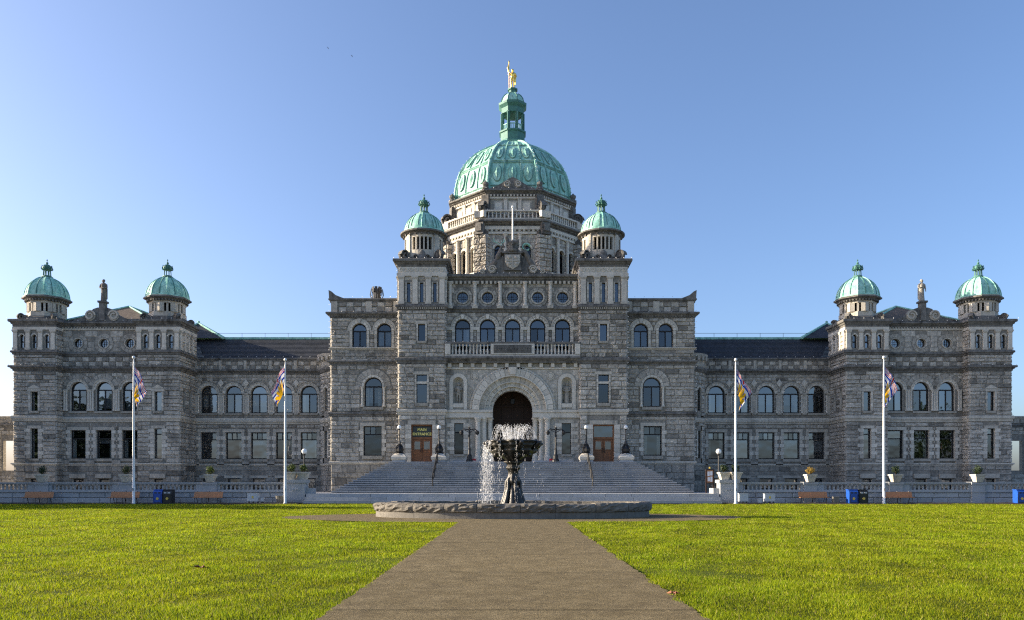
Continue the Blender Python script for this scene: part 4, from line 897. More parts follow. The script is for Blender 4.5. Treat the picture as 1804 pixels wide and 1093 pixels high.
for q in (-1, 1):
    rect_window(F, q*5.3, .92, 4.6, 7.65, -.3, .06, trans=6.75, lights=1, curt=0); surround(F, q*5.3, .92, 4.6, 7.65, .45, .07, True); lintel(F, q*5.3, .92, 7.65, .3); sill(F, q*5.3, .92, 4.6)
    # niche
    c = q*5.35; mb = MB(); n = 12; vs = []
    for k in range(n+1):
        a = PI*k/n; r = .53
        for z in (9.6, 11.67): vs.append(F(c-r*math.cos(a), -.05-r*.9*math.sin(a), z))
    mb.add(vs, [(2*k, 2*k+2, 2*k+3, 2*k+1) for k in range(n)]); vs = []
    for i in range(7):
        e = PI/2*i/6
        for k in range(n+1): a = PI*k/n; vs.append(F(c-.53*math.cos(a)*math.cos(e), -.05-.53*.9*math.sin(a)*math.cos(e), 11.67+.53*math.sin(e)))
    mb.add(vs, [(i*(n+1)+k, i*(n+1)+k+1, (i+1)*(n+1)+k+1, (i+1)*(n+1)+k) for i in range(6) for k in range(n)])
    nc = obj('niche', mb, 'trim', B); obj('niche_floor', MB().box(F, c-.55, c+.55, -.6, .12, 9.2, 9.6), 'pale', nc)
    mb = MB(); bar_arch(mb, F, c, 11.67, .53, .88, -.02, .12, 16); mb.box(F, c-.88, c-.53, -.02, .12, 9.0, 11.67); mb.box(F, c+.53, c+.88, -.02, .12, 9.0, 11.67); obj('niche_frame', mb, 'pale', nc)
    mb = MB(); bar_arch(mb, F, q*3.75, 12.3, .3, .36, -.01, .06, 24, 0, 2*PI); mb.ball((q*3.75, d-.02, 12.3), .24, 10, .9, sy=.25, sz=1.2); m2 = scroll(F, q*3.75, 12.3, .22, 0, .08, q, 1.3); mb.add(m2.v, m2.f)
    obj('carved_medallion', mb, 'pale', B)
    mb = MB()
    for k in range(5): m2 = scroll(F, q*(4.25-.02*k), 9.4+k*.42, .2, -.01, .07, q*(1 if k % 2 else -1), 1.3); mb.add(m2.v, m2.f)
    obj('carved_panel', mb, 'trim', B)
    for j, (cc, oo) in enumerate(((3.42, .12), (2.82, -.16), (2.26, -.42))): column(F, q*cc, .25, 3.95, 8.2, oo, 'pale', 16, .42, .5); obj('column_base', MB().box(F, q*cc-.36, q*cc+.36, oo-.36, oo+.36, LAND, 3.96), 'trim', B)
    a, b = (2.0, 6.63) if q > 0 else (-6.63, -2.0)
    obj('impost_band', MB().box(F, a if q < 0 else 1.97, b if q > 0 else -1.97, -.6, .2, 8.2, 8.72).box(F, a if q < 0 else 1.96, b if q > 0 else -1.96, -.6, .3, 8.72, 8.96, .95), 'pale', B)
voussoirs(F, 0, 8.96, 3.36, 4.0, 23, .34, 'pale', key=.18, rough=.02); voussoirs(F, 0, 8.96, 2.78, 3.3, 19, .06, 'trim', rough=.02); voussoirs(F, 0, 8.96, 2.36, 2.74, 17, -.16, 'pale', o0=-.6, rough=.02); voussoirs(F, 0, 8.96, 1.97, 2.33, 15, -.36, 'pale', o0=-.8, rough=.02)
mb = MB()
for k in range(46): a = PI*(k+.5)/46; mb.ball((-4.12*math.cos(a), d-.12, 8.96+4.12*math.sin(a)), .085, 6)
obj('bead_moulding', mb, 'pale', B); mb = MB(); bar_arch(mb, F, 0, 8.96, 4.02, 4.24, -.02, .1, 40); bar_arch(mb, F, 0, 8.96, 3.3, 3.38, -.1, .4, 40); bar_arch(mb, F, 0, 8.96, 2.72, 2.79, -.3, .1, 40); bar_arch(mb, F, 0, 8.96, 2.3, 2.37, -.5, -.1, 40); obj('arch_moulding', mb, 'pale', B)
obj('keystone', MB().add([F(-.28, .5, 10.95+1.45), F(.28, .5, 12.4), F(.4, .55, 13.1), F(-.4, .55, 13.1), F(-.28, 0, 12.4), F(.28, 0, 12.4), F(.4, 0, 13.1), F(-.4, 0, 13.1)], [(0, 1, 2, 3), (0, 4, 5, 1), (1, 5, 6, 2), (2, 6, 7, 3), (3, 7, 4, 0)]), 'pale', B)
course([(ua, d), (ub, d)], prof_box(12.98, .16, .1), 'pale')
for k in range(12):
    c = -6.2+k*12.4/11; obj('corbel', MB().box(F, c-.17, c+.17, -.02, .28, 13.15, 13.6), 'pale', B)
for k in range(6):
    c = -5.1+k*2.04; obj('frieze_panel', MB().box(F, c-.55, c+.55, -.02, .06, 13.2, 13.5, .65), 'trim', B)
# porch interior with panelled doors
mb = MB(); mb.box(ID, -3.2, 3.2, 82.2, 82.4, LAND, 12.5); mb.box(ID, -3.2, -3., 79., 82.2, LAND, 12.5); mb.box(ID, 3., 3.2, 79., 82.2, LAND, 12.5); mb.box(ID, -3.2, 3.2, 79., 82.2, 12.3, 12.5); pc = obj('porch', mb, 'wood_dark', B)
mb = MB()
for x in (-2.1, -1.05, 0, 1.05, 2.1): mb.box(ID, x-.07, x+.07, 82.05, 82.2, LAND, 11)
for z in (5.2, 6.6, 8.2, 9.6): mb.box(ID, -2.9, 2.9, 82.07, 82.2, z, z+.16)
for x in (-1.57, -.52, .52, 1.57):
    for z in (LAND+.3, 5.5, 6.9): mb.box(ID, x-.35, x+.35, 82.1, 82.2, z, z+1.0, 1.3)
obj('porch_door', mb, 'wood_dark', pc)
mb = MB(); mb.lathe((0, 80.2, 9.7), [(.1, 0), (.22, .05), (.26, .5), (.1, .62), (.02, .7), (.02, 2.6)], 8); obj('lantern', mb, 'iron', pc)
core('interior', -6.4, 6.4, 79.8, 84, 12.6, 13.9)
for q in (-1, 1): core('interior', q*3.3, q*6.5, 79.6, 83, GND, 12.6)

# ------------------------------------------------------------------ rotunda drum and great dome
DC = 97.
PANE_K = .3
def octa(a, h): return [(-h, -a), (h, -a), (a, -h), (a, h), (h, a), (-h, a), (-a, h), (-a, -h)]
def octw(a, h): return [(x, DC+y) for x, y in octa(a, h)]
def faceF(i, a, h):
    """frame of octagon face i: u along the face centred, o outwards"""
    p = octw(a, h); A, Bp = Vector(p[i]), Vector(p[(i+1) % 8]); m = (A+Bp)/2; t = (Bp-A).normalized(); n = Vector((t.y, -t.x)); L = (Bp-A).length
    return (lambda u, o, z: (m.x+t.x*u+n.x*o, m.y+t.y*u+n.y*o, z)), L
A1, H1 = 7.7, 3.5
for i in range(8):
    Fo, L = faceF(i, A1, H1); vis = i in (0, 1, 2, 6, 7)
    w3 = [-1.62, 0, 1.62]
    wall(Fo, -L/2, L/2, 18, 31, [('arch', c, .86, 25.7, 28.05) for c in w3] if vis else (), .4, 'trim')
    if not vis: continue
    for c in w3:
        arch_window(Fo, c, .86, 25.7, 28.05, -.3, .06, mull=False, curt=0); voussoirs(Fo, c, 28.05, .435, .66, 7, .08, 'pale', name='drum_voussoir')
        sill(Fo, c, .86, 25.7, .2, .1)
    for c in (-.81, .81): column(Fo, c, .2, 25.5, 29.75, .2, 'pale', 14, .3)
    stones(Fo, -L/2, L/2, 21, 25.2, (), .45, dist=90); stones(Fo, -L/2+.9, L/2-.9, 25.6, 29.7, [('r', c-.68, c+.68, 25.4, 28.05) for c in w3]+[('c', c, 28.05, .68) for c in w3], .42, (.4, .8), .03, dist=90, mean=1.08)
    dentils(Fo, -L/2+.4, L/2-.4, 29.98, 30.2, .25, .5, .26)
# rough corner piers
for i in (0, 1, 2, 3, 6, 7):
    p = octw(A1, H1)[i]; a = math.atan2(p[0], DC-p[1])
    Fp = lambda u, o, z, p=p, a=a: (p[0]+math.sin(a)*(o+.3)+math.cos(a)*u, p[1]-math.cos(a)*(o+.3)+math.sin(a)*u, z)
    mb = MB().box(Fp, -.8, .8, -1.2, .0, 21, 30); obj('corner_pier', mb, 'mortar', B); stones(Fp, -.8, .8, 21, 29.6, (), .5, (.6, 1.1), .14, .05, dist=90, dark=.05)
    for q in (-1, 1):
        G = lambda u, o, z, q=q, Fp=Fp: Fp(q*(.8+o), -u, z); stones(G, 0, 1.0, 21, 29.6, (), .5, (.4, .8), .1, .05, dist=92, dark=.05)
    mb = MB().box(Fp, -.5, .5, -.3, .35, 29.6, 30.9); mb.box(Fp, -.35, .35, .3, .55, 29.9, 30.7); obj('pier_mask', mb, 'cornice', B)
O1 = octw(A1, H1)
course(O1, prof_string(25.2, .4, .3), 'trim', closed=True); course(O1, prof_box(29.72, .25, .2), 'pale', 'architrave', closed=True); course(O1, prof_box(30.2, .35, .28), 'pale', 'frieze', closed=True); course(O1, prof_cornice(30.55, .65, .75), 'cornice', 'cornice', closed=True)
obj('drum_core', MB().lathe((0, DC, 0), [(6.9, 15), (6.9, 30.9)], 8, a0=PI/8), 'interior', B)
O2 = octw(7.95, 3.65)
course(O2, [(-.3, 31.2), (.05, 31.2), (.05, 31.5), (-.3, 31.5)], 'trim', 'balustrade_plinth', closed=True); course(O2, [(-.3, 32.2), (.08, 32.2), (.08, 32.38), (-.3, 32.38), (-.3, 32.2)], 'pale', 'balustrade_rail', closed=True)
bm2 = baluster_mesh(.72, 1.3)
for i in (7, 0, 1):
    Fo, L = faceF(i, 7.95, 3.65)
    for q in (-1, 1): obj('balustrade_pedestal', MB().box(Fo, q*(L/2)-.65, q*(L/2)+.65, -.35, .1, 31.5, 32.22), 'pale', B)
    for k in range(13): o = obj('baluster', bm2, 'pale', B); u = -L/2+.95+k*(L-1.9)/12; o.location = Fo(u, -.13, 31.49)
    bulb_line(Fo(-L/2, .05, 32.4), Fo(L/2, .05, 32.4), .8)
A3, H3 = 7.0, 3.0
for i in range(8):
    Fo, L = faceF(i, A3, H3); wall(Fo, -L/2, L/2, 30.9, 34.5, (), .1, 'trim')
    if i not in (0, 1, 2, 6, 7): continue
    for c in (-1.6, 0, 1.6):
        mb = MB(); mb.box(Fo, c-.55, c+.55, -.02, .05, 32.2, 33.7, .7); mb.box(Fo, c-.38, c+.38, .02, .11, 32.4, 33.5, 1.05); obj('attic_panel', mb, 'pale', B)
    for c in (-.8, .8): pilaster(Fo, c, .42, 32.0, 34.1, .12)
    dentils(Fo, -L/2, L/2, 34.16, 34.38, .28, .36, .18)
    bulb_line(Fo(-L/2, .55, 35), Fo(L/2, .55, 35), .8)
O3 = octw(A3, H3)
course(O3, prof_box(33.95, .2, .15), 'pale', 'architrave', closed=True); course(O3, prof_cornice(34.38, .55, .55), 'cornice', 'cornice', closed=True)
for i in (0, 1, 2, 3, 6, 7):
    p = octw(A3, H3)[i]; a = math.atan2(p[0], DC-p[1]); ax, ay = math.sin(a), -math.cos(a)
    Fq = lambda u, o, z, p=p, ax=ax, ay=ay: (p[0]+ax*u-ay*o, p[1]+ay*u+ax*o, z)
    mb = scroll(Fq, .75, 32.75, .75, -.35, .35, 1, 1.3); mb.box(Fq, -.3, .35, -.45, .45, 31.2, 34.3, .9); obj('scroll_buttress', mb, 'cornice', B)
    mb = MB().lathe((p[0]+ax*.15, p[1]+ay*.15, 34.95), [(.42, 0), (.42, .2), (.22, .3), (.36, .55), (.36, .75), (.15, .9), (.04, 1.05)], 10); obj('urn', mb, 'cornice', B)
Fo, L = faceF(0, A3, H3); prf = [(-2.6, 34.95), (-2.5, 35.1), (-1.7, 35.35), (-.9, 35.85), (-.4, 36.15), (0, 36.35), (.4, 36.15), (.9, 35.85), (1.7, 35.35), (2.5, 35.1), (2.6, 34.95)]; k = len(prf)
vs = [Fo(u, .3, z) for u, z in prf]+[Fo(u, -.2, z) for u, z in prf]; pd = obj('drum_pediment', MB().add(vs, [tuple(range(k)), tuple(range(2*k-1, k-1, -1))]+[(i, k+i, k+(i+1) % k, (i+1) % k) for i in range(k)]), 'cornice', B)
for q in (-1, 1): obj('volute', scroll(Fo, q*.62, 35.5, .42, .28, .5, -q, 1.5), 'trim', pd)
# dome
DP = [(7.12, 34.95), (7.1, 35.6), (7.02, 36.7), (6.8, 37.9), (6.42, 39.1), (5.9, 40.15), (5.2, 41.1), (4.4, 41.95), (3.5, 42.65), (2.6, 43.2), (1.75, 43.6)]
c8 = math.cos(PI/8)
dome = obj('dome', MB().lathe((0, DC, 0), [(r/c8*.985, z) for r, z in DP], 8, a0=PI/8), 'copper', B)
def dome_r(z):
    for (r0, z0), (r1, z1) in zip(DP, DP[1:]):
        if z0 <= z <= z1: return r0+(r1-r0)*(z-z0)/(z1-z0)
    return DP[-1][0]
def dome_pt(i, u, z, off=0.):
    """u in -1..1 across facet i at height z"""
    th = 2*PI*i/8; r = dome_r(z)*.985+off; hw = r*math.tan(PI/8); return (r*math.sin(th)+u*hw*math.cos(th), DC-r*math.cos(th)+u*hw*math.sin(th), z)
for i in range(8):
    mb = MB(); zs = np.linspace(35.0, 43.6, 20); mb.tube([dome_pt(i, 1, z, .03) for z in zs], .17, 6); obj('dome_rib', mb, 'copper', dome)
    if i in (3, 4, 5): continue
    mb = MB()
    for u in (-.36, .36): mb.tube([dome_pt(i, u, z, .03) for z in np.linspace(35.6, 43.0, 18)], .1, 5)
    for u in (-.9, .9): mb.tube([dome_pt(i, u, z, .02) for z in np.linspace(35.6, 42.8, 18)], .07, 5)
    for z in (35.65, 38.75, 39.0, 41.75): mb.tube([dome_pt(i, u, z, .03) for u in np.linspace(-.9, .9, 7)], .1, 5)
    mb.t = [.72]*len(mb.f); obj('dome_moulding', mb, 'copper', dome)
    for (za, zb) in ((36.1, 38.4), (39.35, 41.4)):
        for uc in (-.63, 0, .63):
            zm = (za+zb)/2; N = 20; hw = .2; vs = [dome_pt(i, uc, zm, .2)]
            for k in range(N): a = 2*PI*k/N; vs.append(dome_pt(i, uc+hw*.8*math.sin(a), zm+(zb-za)*.48*math.cos(a)*(1 if math.cos(a) > 0 else .95), .17))
            for k in range(N): a = 2*PI*k/N; vs.append(dome_pt(i, uc+hw*math.sin(a), zm+(zb-za)*.52*math.cos(a), -.02))
            q = MB().add(vs, [(0, 1+k, 1+(k+1) % N) for k in range(N)], .95); q.f += [(1+k, 1+N+k, 1+N+(k+1) % N, 1+(k+1) % N) for k in range(N)]; q.t += [.5]*N
            dv = [dome_pt(i, uc, zm+(zb-za)*.36, .2), dome_pt(i, uc+hw*.5, zm, .2), dome_pt(i, uc, zm-(zb-za)*.36, .2), dome_pt(i, uc-hw*.5, zm, .2), dome_pt(i, uc, zm, .34)]
            q.add(dv, [(0, 1, 4), (1, 2, 4), (2, 3, 4), (3, 0, 4)], .8); obj('dome_panel', q, 'copper', dome)
    for k in range(7):
        u = -.82+k*.27; vs = [dome_pt(i, u-.11, 41.95, .02), dome_pt(i, u+.11, 41.95, .02), dome_pt(i, u+.12, 42.9, .02), dome_pt(i, u-.12, 42.9, .02), dome_pt(i, u, 42.0, .14), dome_pt(i, u, 43.2, .14)]
        obj('dome_petal', MB().add(vs, [(0, 1, 4), (0, 4, 5, 3), (1, 2, 5, 4)]), 'copper', dome)
    bp_ = [dome_pt(i, 1, z, .22) for z in np.linspace(35.2, 43.4, 16)]
    for p in bp_: p = (p[0]*.97, DC+(p[1]-DC)*.97, 34.95+(p[2]-34.95)*.905); bulb_line(p, p, 9)
obj('dome_base', MB().lathe((0, DC, 0), [(7.3, 34.9), (7.3, 35.05), (7.0, 35.15)], 8, a0=PI/8), 'copper', dome)
dome.location = (0, DC*.03, 34.95*(1-.905)); dome.scale = (.97, .97, .905)
# lantern
ln = obj('lantern_base', MB().lathe((0, DC, 0), [(1.95, 43.45), (2.05, 43.6), (1.75, 43.85), (1.7, 44.0), (1.62, 44.1), (1.62, 44.95), (1.78, 45.0), (1.78, 45.18), (1.6, 45.22)], 8, a0=PI/8), 'copper_dark', B)
for k in range(8):
    a = PI/8+2*PI*k/8; G = lambda u, o, z, a=a: ((1.34+o)*math.sin(a)+u*math.cos(a), DC-(1.34+o)*math.cos(a)+u*math.sin(a), z)
    mb = MB(); mb.box(G, -.15, .15, -.15, .15, 45.2, 47.3); mb.tube([G(.0, .2, 45.2), G(0, .2, 47.2)], .08, 8); obj('lantern_column', mb, 'copper_dark', ln)
    a2 = 2*PI*k/8; G = lambda u, o, z, a=a2: ((1.26+o)*math.sin(a)+u*math.cos(a), DC-(1.26+o)*math.cos(a)+u*math.sin(a), z)
    mb = MB(); mb.box(G, -.5, .5, -.05, .05, 45.85, 45.95); [mb.tube([G(u, 0, 45.2), G(u, 0, 45.86)], .045, 6) for u in (-.3, -.1, .1, .3)]; obj('lantern_railing', mb, 'copper', ln)
obj('lantern_entablature', MB().lathe((0, DC, 0), [(1.0, 47.2), (1.5, 47.25), (1.5, 47.85), (1.62, 47.95), (1.85, 48.15), (1.88, 48.4), (1.5, 48.5)], 8, a0=PI/8), 'copper_dark', ln)
cp = obj('lantern_dome', MB().lathe((0, DC, 0), [(1.5, 48.45), (1.5, 48.6), (1.38, 49.0), (1.1, 49.4), (.75, 49.65), (.55, 49.7)], 8, a0=PI/8), 'copper', ln)
mb = MB()
for k in range(8): a = PI/8+PI*k/4; mb.tube([(r*math.sin(a), DC-r*math.cos(a), z) for r, z in ((1.52, 48.6), (1.4, 49.0), (1.12, 49.4), (.77, 49.67))], .07, 5)
obj('dome_rib', mb, 'copper_dark', cp)
obj('statue_pedestal', MB().lathe((0, DC, 0), [(.62, 49.6), (.5, 49.75), (.5, 50.1), (.66, 50.15), (.66, 50.3), (.45, 50.35)], 8, a0=PI/8), 'copper_dark', ln)
ln.location = (0, DC*.03, 42.62-43.45*1.05); ln.scale = (.97, .97, 1.05)
core('main_roof', -16, 16, 84, 112, 13, 19.7, 'cornice')
flush_stones()
obj('light_bulbs', bulbs, 'bulb', B, kind='stuff')

# ------------------------------------------------------------------ statues
def figure(name, label, mat_, loc, h, robed=True, pose=0, vox=.03, group=None):
    """a standing figure about h tall, one continuous surface"""
    k = h/1.8; mb = MB(); S = lambda *p: tuple(q*k for q in p)
    hd = S(0, -.02, 1.66)
    mb.ball(hd, .115*k, 12, sz=1.25, sy=1.12); mb.ball(S(0, -.125, 1.66), .03*k, 6, sz=1.6); mb.ball(S(0, .03, 1.71), .122*k, 10)
    for q in (-1, 1): mb.ball(S(q*.115, 0, 1.66), .03*k, 6, sz=1.4)
    mb.tube([S(0, 0, 1.4), S(0, -.01, 1.6)], [.075*k, .06*k], 10)
    mb.tube([S(0, 0, .95), S(0, 0, 1.1), S(0, -.01, 1.28), S(0, 0, 1.42), S(0, 0, 1.48)], [.17*k, .165*k, .2*k, .17*k, .07*k], 14)
    mb.tube([S(-.2, 0, 1.4), S(0, 0, 1.43), S(.2, 0, 1.4)], [.085*k, .1*k, .085*k], 10)
    if robed:
        mb.lathe((0, 0, 0), [(r*k, z*k) for r, z in ((.235, 0), (.23, .1), (.2, .5), (.185, .8), (.175, 1.0))], 20, mod=lambda a, z: 1+.07*math.sin(a*7+z*2), sy=.85)
        mb.tube([S(-.17, .08, 1.42), S(-.2, .12, 1.0), S(-.19, .13, .2)], [.06*k, .07*k, .07*k], 8); mb.tube([S(.17, .08, 1.42), S(.2, .12, 1.0), S(.19, .13, .2)], [.06*k, .07*k, .07*k], 8)
    else:
        for q in (-1, 1):
            mb.tube([S(q*.1, 0, .98), S(q*.12, -.03, .55), S(q*.12, .0, .3), S(q*.12, .01, .08)], [.115*k, .085*k, .075*k, .05*k], 10); mb.tube([S(q*.12, .05, .05), S(q*.14, -.16, .04)], [.055*k, .045*k], 8)
        mb.tube([S(.16, .1, 1.4), S(.22, .14, 1.0), S(.26, .14, .45)], [.09*k, .11*k, .05*k], 8)
    arms = {0: [((-.24, 0, 1.4), (-.3, -.04, 1.12), (-.14, -.2, 1.14)), ((.24, 0, 1.4), (.3, .0, 1.1), (.27, -.12, .86))],
            1: [((-.24, 0, 1.4), (-.36, -.05, 1.2), (-.33, -.16, 1.42)), ((.24, 0, 1.4), (.34, 0, 1.14), (.26, -.08, .9))],
            2: [((-.24, 0, 1.4), (-.3, -.04, 1.12), (-.08, -.2, 1.02)), ((.24, 0, 1.4), (.3, -.04, 1.12), (.08, -.2, 1.06))],
            3: [((-.24, 0, 1.4), (-.31, .02, 1.12), (-.3, -.08, .86)), ((.24, 0, 1.4), (.32, -.04, 1.14), (.1, -.2, 1.2))]}[pose]
    for a, b, c in arms:
        mb.tube([S(*a), S(*b)], [.07*k, .055*k], 8); mb.tube([S(*b), S(*c)], [.057*k, .04*k], 8)
        dv = Vector(c)-Vector(b); dv.normalize(); mb.ball(S(*(Vector(c)+dv*.04)), .045*k, 8)
        for f in range(5): e = Vector(c)+dv*.06+Vector((.018*(f-2), -.01, 0)); mb.tube([S(*e), S(*(e+dv*(.05-.006*abs(f-2)))), S(*(e+dv*.06+Vector((0, -.02, -.02))))], [.014*k, .012*k, .01*k], 5)
    o = obj(name, mb, mat_); o.location = loc; remesh(o, vox*k, 2); tag(o, label, 'statue', group); return o
g = figure('gilded_statue', 'gilded standing figure with a staff on top of the great dome', 'gold', (0, DC, 49.86), 2.45, False, 1, .024)
mb = MB(); mb.tube([(-.42, -.2, .0), (-.44, -.22, 3.05)], .035, 6); mb.tube([(-.44, -.22, 3.05), (-.44, -.22, 3.18), (-.44, -.22, 3.45)], [.03, .1, .01], 6)
mb.tube([(-.46, -.2, 3.0), (-.55, -.2, 2.5), (-.5, -.2, 1.95)], [.05, .12, .05], 8, flat=.4); obj('staff', mb, 'gold', g)
figure('roof_statue', 'dark stone robed statue on the left end pavilion gable', 'statue_dark', (-43.56, 84.7-.05, 21.1), 2.35, True, 2, .03)
figure('roof_statue', 'weathered stone statue holding an object on the right end pavilion gable', 'statue_stone', (43.56, 84.7-.05, 21.1), 2.35, True, 0, .03)
figure('niche_statue', 'stone statue in the niche to the left of the great arch', 'statue_stone', (-5.35, 78.62, 9.62), 2.05, False, 3, .03)
figure('niche_statue', 'stone robed statue in the niche to the right of the great arch', 'statue_stone', (5.35, 78.62, 9.62), 2.05, True, 2, .03)
fp = thing('roof_flagpole', 'bare white flagpole rising behind the crowned shield on the roof', 'flagpole', (0, 82, 22.25))
obj('pole', MB().tube([(0, 0, 0), (0, 0, 7.9)], [.1, .07], 10), 'white_paint', fp); obj('ball', MB().ball((0, 0, 8.0), .14, 10), 'white_paint', fp)

# ------------------------------------------------------------------ entrance stairs
st = thing('entrance_stairs', 'broad grey granite staircase rising to the arched entrance', 'stairs', (0, 70, GND), world=True)
NS = 15; RZ = (LAND-GND)/NS
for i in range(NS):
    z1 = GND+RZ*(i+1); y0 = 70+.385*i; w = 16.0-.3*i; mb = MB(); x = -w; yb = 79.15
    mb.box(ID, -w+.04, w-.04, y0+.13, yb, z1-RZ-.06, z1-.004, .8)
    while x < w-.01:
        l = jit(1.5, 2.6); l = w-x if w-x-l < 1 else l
        tn = jit(.88, 1.12); mb.box(ID, x+.016, x+l-.016, y0+jit(-.006, .006), y0+.42 if i < NS-1 else 77.9, z1-.075, z1+jit(0, .006), tn); mb.box(ID, x+.016, x+l-.016, y0+.11, y0+.3, z1-RZ, z1-.076, tn*.75); x += l  # riser tint darkened to paint in the shade under each nosing
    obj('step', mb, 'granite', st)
for i in range(3):
    z1 = GND*(i+1)/3; y0 = 65.0+.45*i; w = 17.15; mb = MB(); x = -w; mb.box(ID, -w, w, y0+.05, 68, z1-.29, z1-.004, .8)
    while x < w-.01:
        l = jit(1.8, 3); l = w-x if w-x-l < 1 else l
        mb.box(ID, x+.014, x+l-.014, y0+jit(-.006, .006), y0+.5 if i < 2 else 69.9, z1-.28, z1+jit(0, .006), jit(.9, 1.1)); x += l
    obj('step', mb, 'granite', st)
mb = MB(); mb.box(ID, -5.9, -1.9, 76.9, 78.3, LAND, LAND+.16); mb.box(ID, 1.9, 5.9, 76.9, 78.3, LAND, LAND+.16); mb.box(ID, -6.6, 6.6, 77.4, 82, LAND-.02, LAND+.03); obj('landing', mb, 'granite', st)
for s, nm in ((-1, 'left'), (1, 'right')):
    t = thing('handrail', 'black iron handrail running down the %s part of the entrance stairs' % nm, 'handrail', (s*7.1, 70, GND), group='stair handrails', world=True)
    x = s*7.15; y0, y1 = 71., 75.4; zf = lambda y: GND+(y-70)/.385*RZ
    mb = MB().tube([(x, y0-.3, zf(y0)+.55), (x, y0-.3, zf(y0)+.92), (x, y1, zf(y1)+.98), (x, y1+.4, zf(y1)+.98)], .06, 6); obj('rail', mb, 'iron', t)
    obj('lower_rail', MB().tube([(x, y0, zf(y0)+.5), (x, y1, zf(y1)+.5)], .045, 6), 'iron', t)
    for y in np.linspace(y0, y1, 4): obj('post', MB().tube([(x, y, zf(y)), (x, y, zf(y)+.96)], .055, 6), 'iron', t)

# lamp pedestals and lamps beside the entrance doors
for k, (s, h, where) in enumerate(((-1, 10.85, 'outer side of the left door'), (-1, 7.05, 'inner side of the left door'), (1, 7.05, 'inner side of the right door'), (1, 10.85, 'outer side of the right door'))):
    x, y = s*h, 76.2; zb = LAND-.75
    t = thing('lamp_pedestal', 'pale stone pedestal under the lamp on the %s' % where, 'pedestal', (x, y, zb), group='stone pedestals beside the entrance doors')
    mb = MB(); mb.box(LOC, -.62, .62, -.62, .62, 0, .95); obj('base', mb, 'granite', t)
    mb = MB(); mb.lathe((0, 0, .95), [(.86*1.1, 0), (.92*1.1, .12), (.92*1.1, .28), (.8, .45), (.72, .5)], 4, a0=PI/4); mb.lathe((0, 0, 1.45), [(.6, 0), (.42, .1), (.3, .12)], 16); obj('cap', mb, 'pale', t)
    t = thing('globe_lamp', 'black cast iron lamp with white globe on the %s' % where, 'lamp', (x, y, zb+1.5), group='globe lamps beside the entrance doors')
    mb = MB().lathe((0, 0, 0), [(.42, 0), (.42, .08), (.3, .14), (.4, .3), (.43, .5), (.3, .66), (.22, .8), (.26, .9), (.14, 1.0), (.12, 1.2), (.08, 1.28)], 14, mod=lambda a, z: 1+.08*math.cos(8*a))
    for q in range(4): a = PI/4+PI/2*q; mb.tube([(.28*math.sin(a), .28*math.cos(a), .85), (.42*math.sin(a), .42*math.cos(a), .6), (.36*math.sin(a), .36*math.cos(a), .3), (.5*math.sin(a), .5*math.cos(a), .05)], .05, 5)
    obj('base', mb, 'iron', t); obj('post', MB().lathe((0, 0, 1.25), [(.06, 0), (.05, .5), (.08, .52), (.05, .56), (.045, 1.05), (.1, 1.1), (.12, 1.16)], 10), 'iron', t); obj('globe', MB().ball((0, 0, 2.58), .2, 16), 'globe', t, smooth=True)
for s, nm in ((-1, 'left'), (1, 'right')):
    t = thing('twin_lamp_post', 'black twin-armed lamp post on the landing %s of the great arch' % nm, 'lamp', (s*4.15, 76.4, LAND), group='twin lamp posts on the landing')
    obj('post', MB().lathe((0, 0, 0), [(.34, 0), (.34, .2), (.24, .3), (.24, .6), (.14, .75), (.11, 1.2), (.14, 1.25), (.09, 1.3), (.08, 2.8), (.12, 2.86), (.07, 2.92), (.07, 3.15), (.14, 3.2), (.05, 3.35), (.02, 3.5)], 10), 'iron', t)
    mb = MB().tube([(-.75, 0, 2.98), (-.55, 0, 3.18), (0, 0, 3.1), (.55, 0, 3.18), (.75, 0, 2.98)], .06, 6); mb.tube([(-.45, 0, 3.05), (0, 0, 2.85), (.45, 0, 3.05)], .035, 5); obj('arm', mb, 'iron', t)
    for q in (-1, 1): obj('lantern', MB().lathe((q*.76, 0, 2.6), [(.06, 0), (.17, .1), (.2, .26), (.14, .38), (.05, .44)], 10), 'iron', t)
    o = obj('warning_plate', MB().box(LOC, -.22, .22, -.02, .02, 0, .17).box(LOC, -.2, -.17, -.01, .01, -.15, 0).box(LOC, .17, .2, -.01, .01, -.15, 0), 'red'); o.location = (s*3.75 if s > 0 else -3.75, 76.5, LAND+.31 if False else LAND+.15); tag(o, 'small red plate on the landing beside the %s twin lamp post' % nm, 'plate', 'red plates on the landing')

# terrace globe posts, notice board
for x, y, nm in ((-18.4, 70.2, 'left'), (18.2, 70.2, 'right')):
    t = thing('terrace_lamp', 'slim black post with white globe at the %s end of the stairs' % nm, 'lamp', (x, y, GND), group='terrace globe posts')
    obj('post', MB().lathe((0, 0, 0), [(.2, 0), (.2, .25), (.1, .35), (.07, .5), (.055, 3.3), (.12, 3.38), (.13, 3.46)], 10), 'iron', t); obj('globe', MB().ball((0, 0, 3.68), .24, 16), 'globe', t, smooth=True)
t = thing('notice_board', 'brown framed notice board with papers beside the right end of the stairs', 'notice board', (17.35, 69.9, GND))
mb = MB(); mb.box(LOC, -.36, -.28, -.05, .05, 0, 2.1); mb.box(LOC, .28, .36, -.05, .05, 0, 2.1); mb.box(LOC, -.28, .28, -.05, .05, 2.02, 2.1); mb.box(LOC, -.28, .28, -.05, .05, .85, .93); obj('frame', mb, 'wood_dark', t)
bd = obj('board', MB().box(LOC, -.28, .28, -.02, .03, .93, 2.02), 'bench_wood', t)
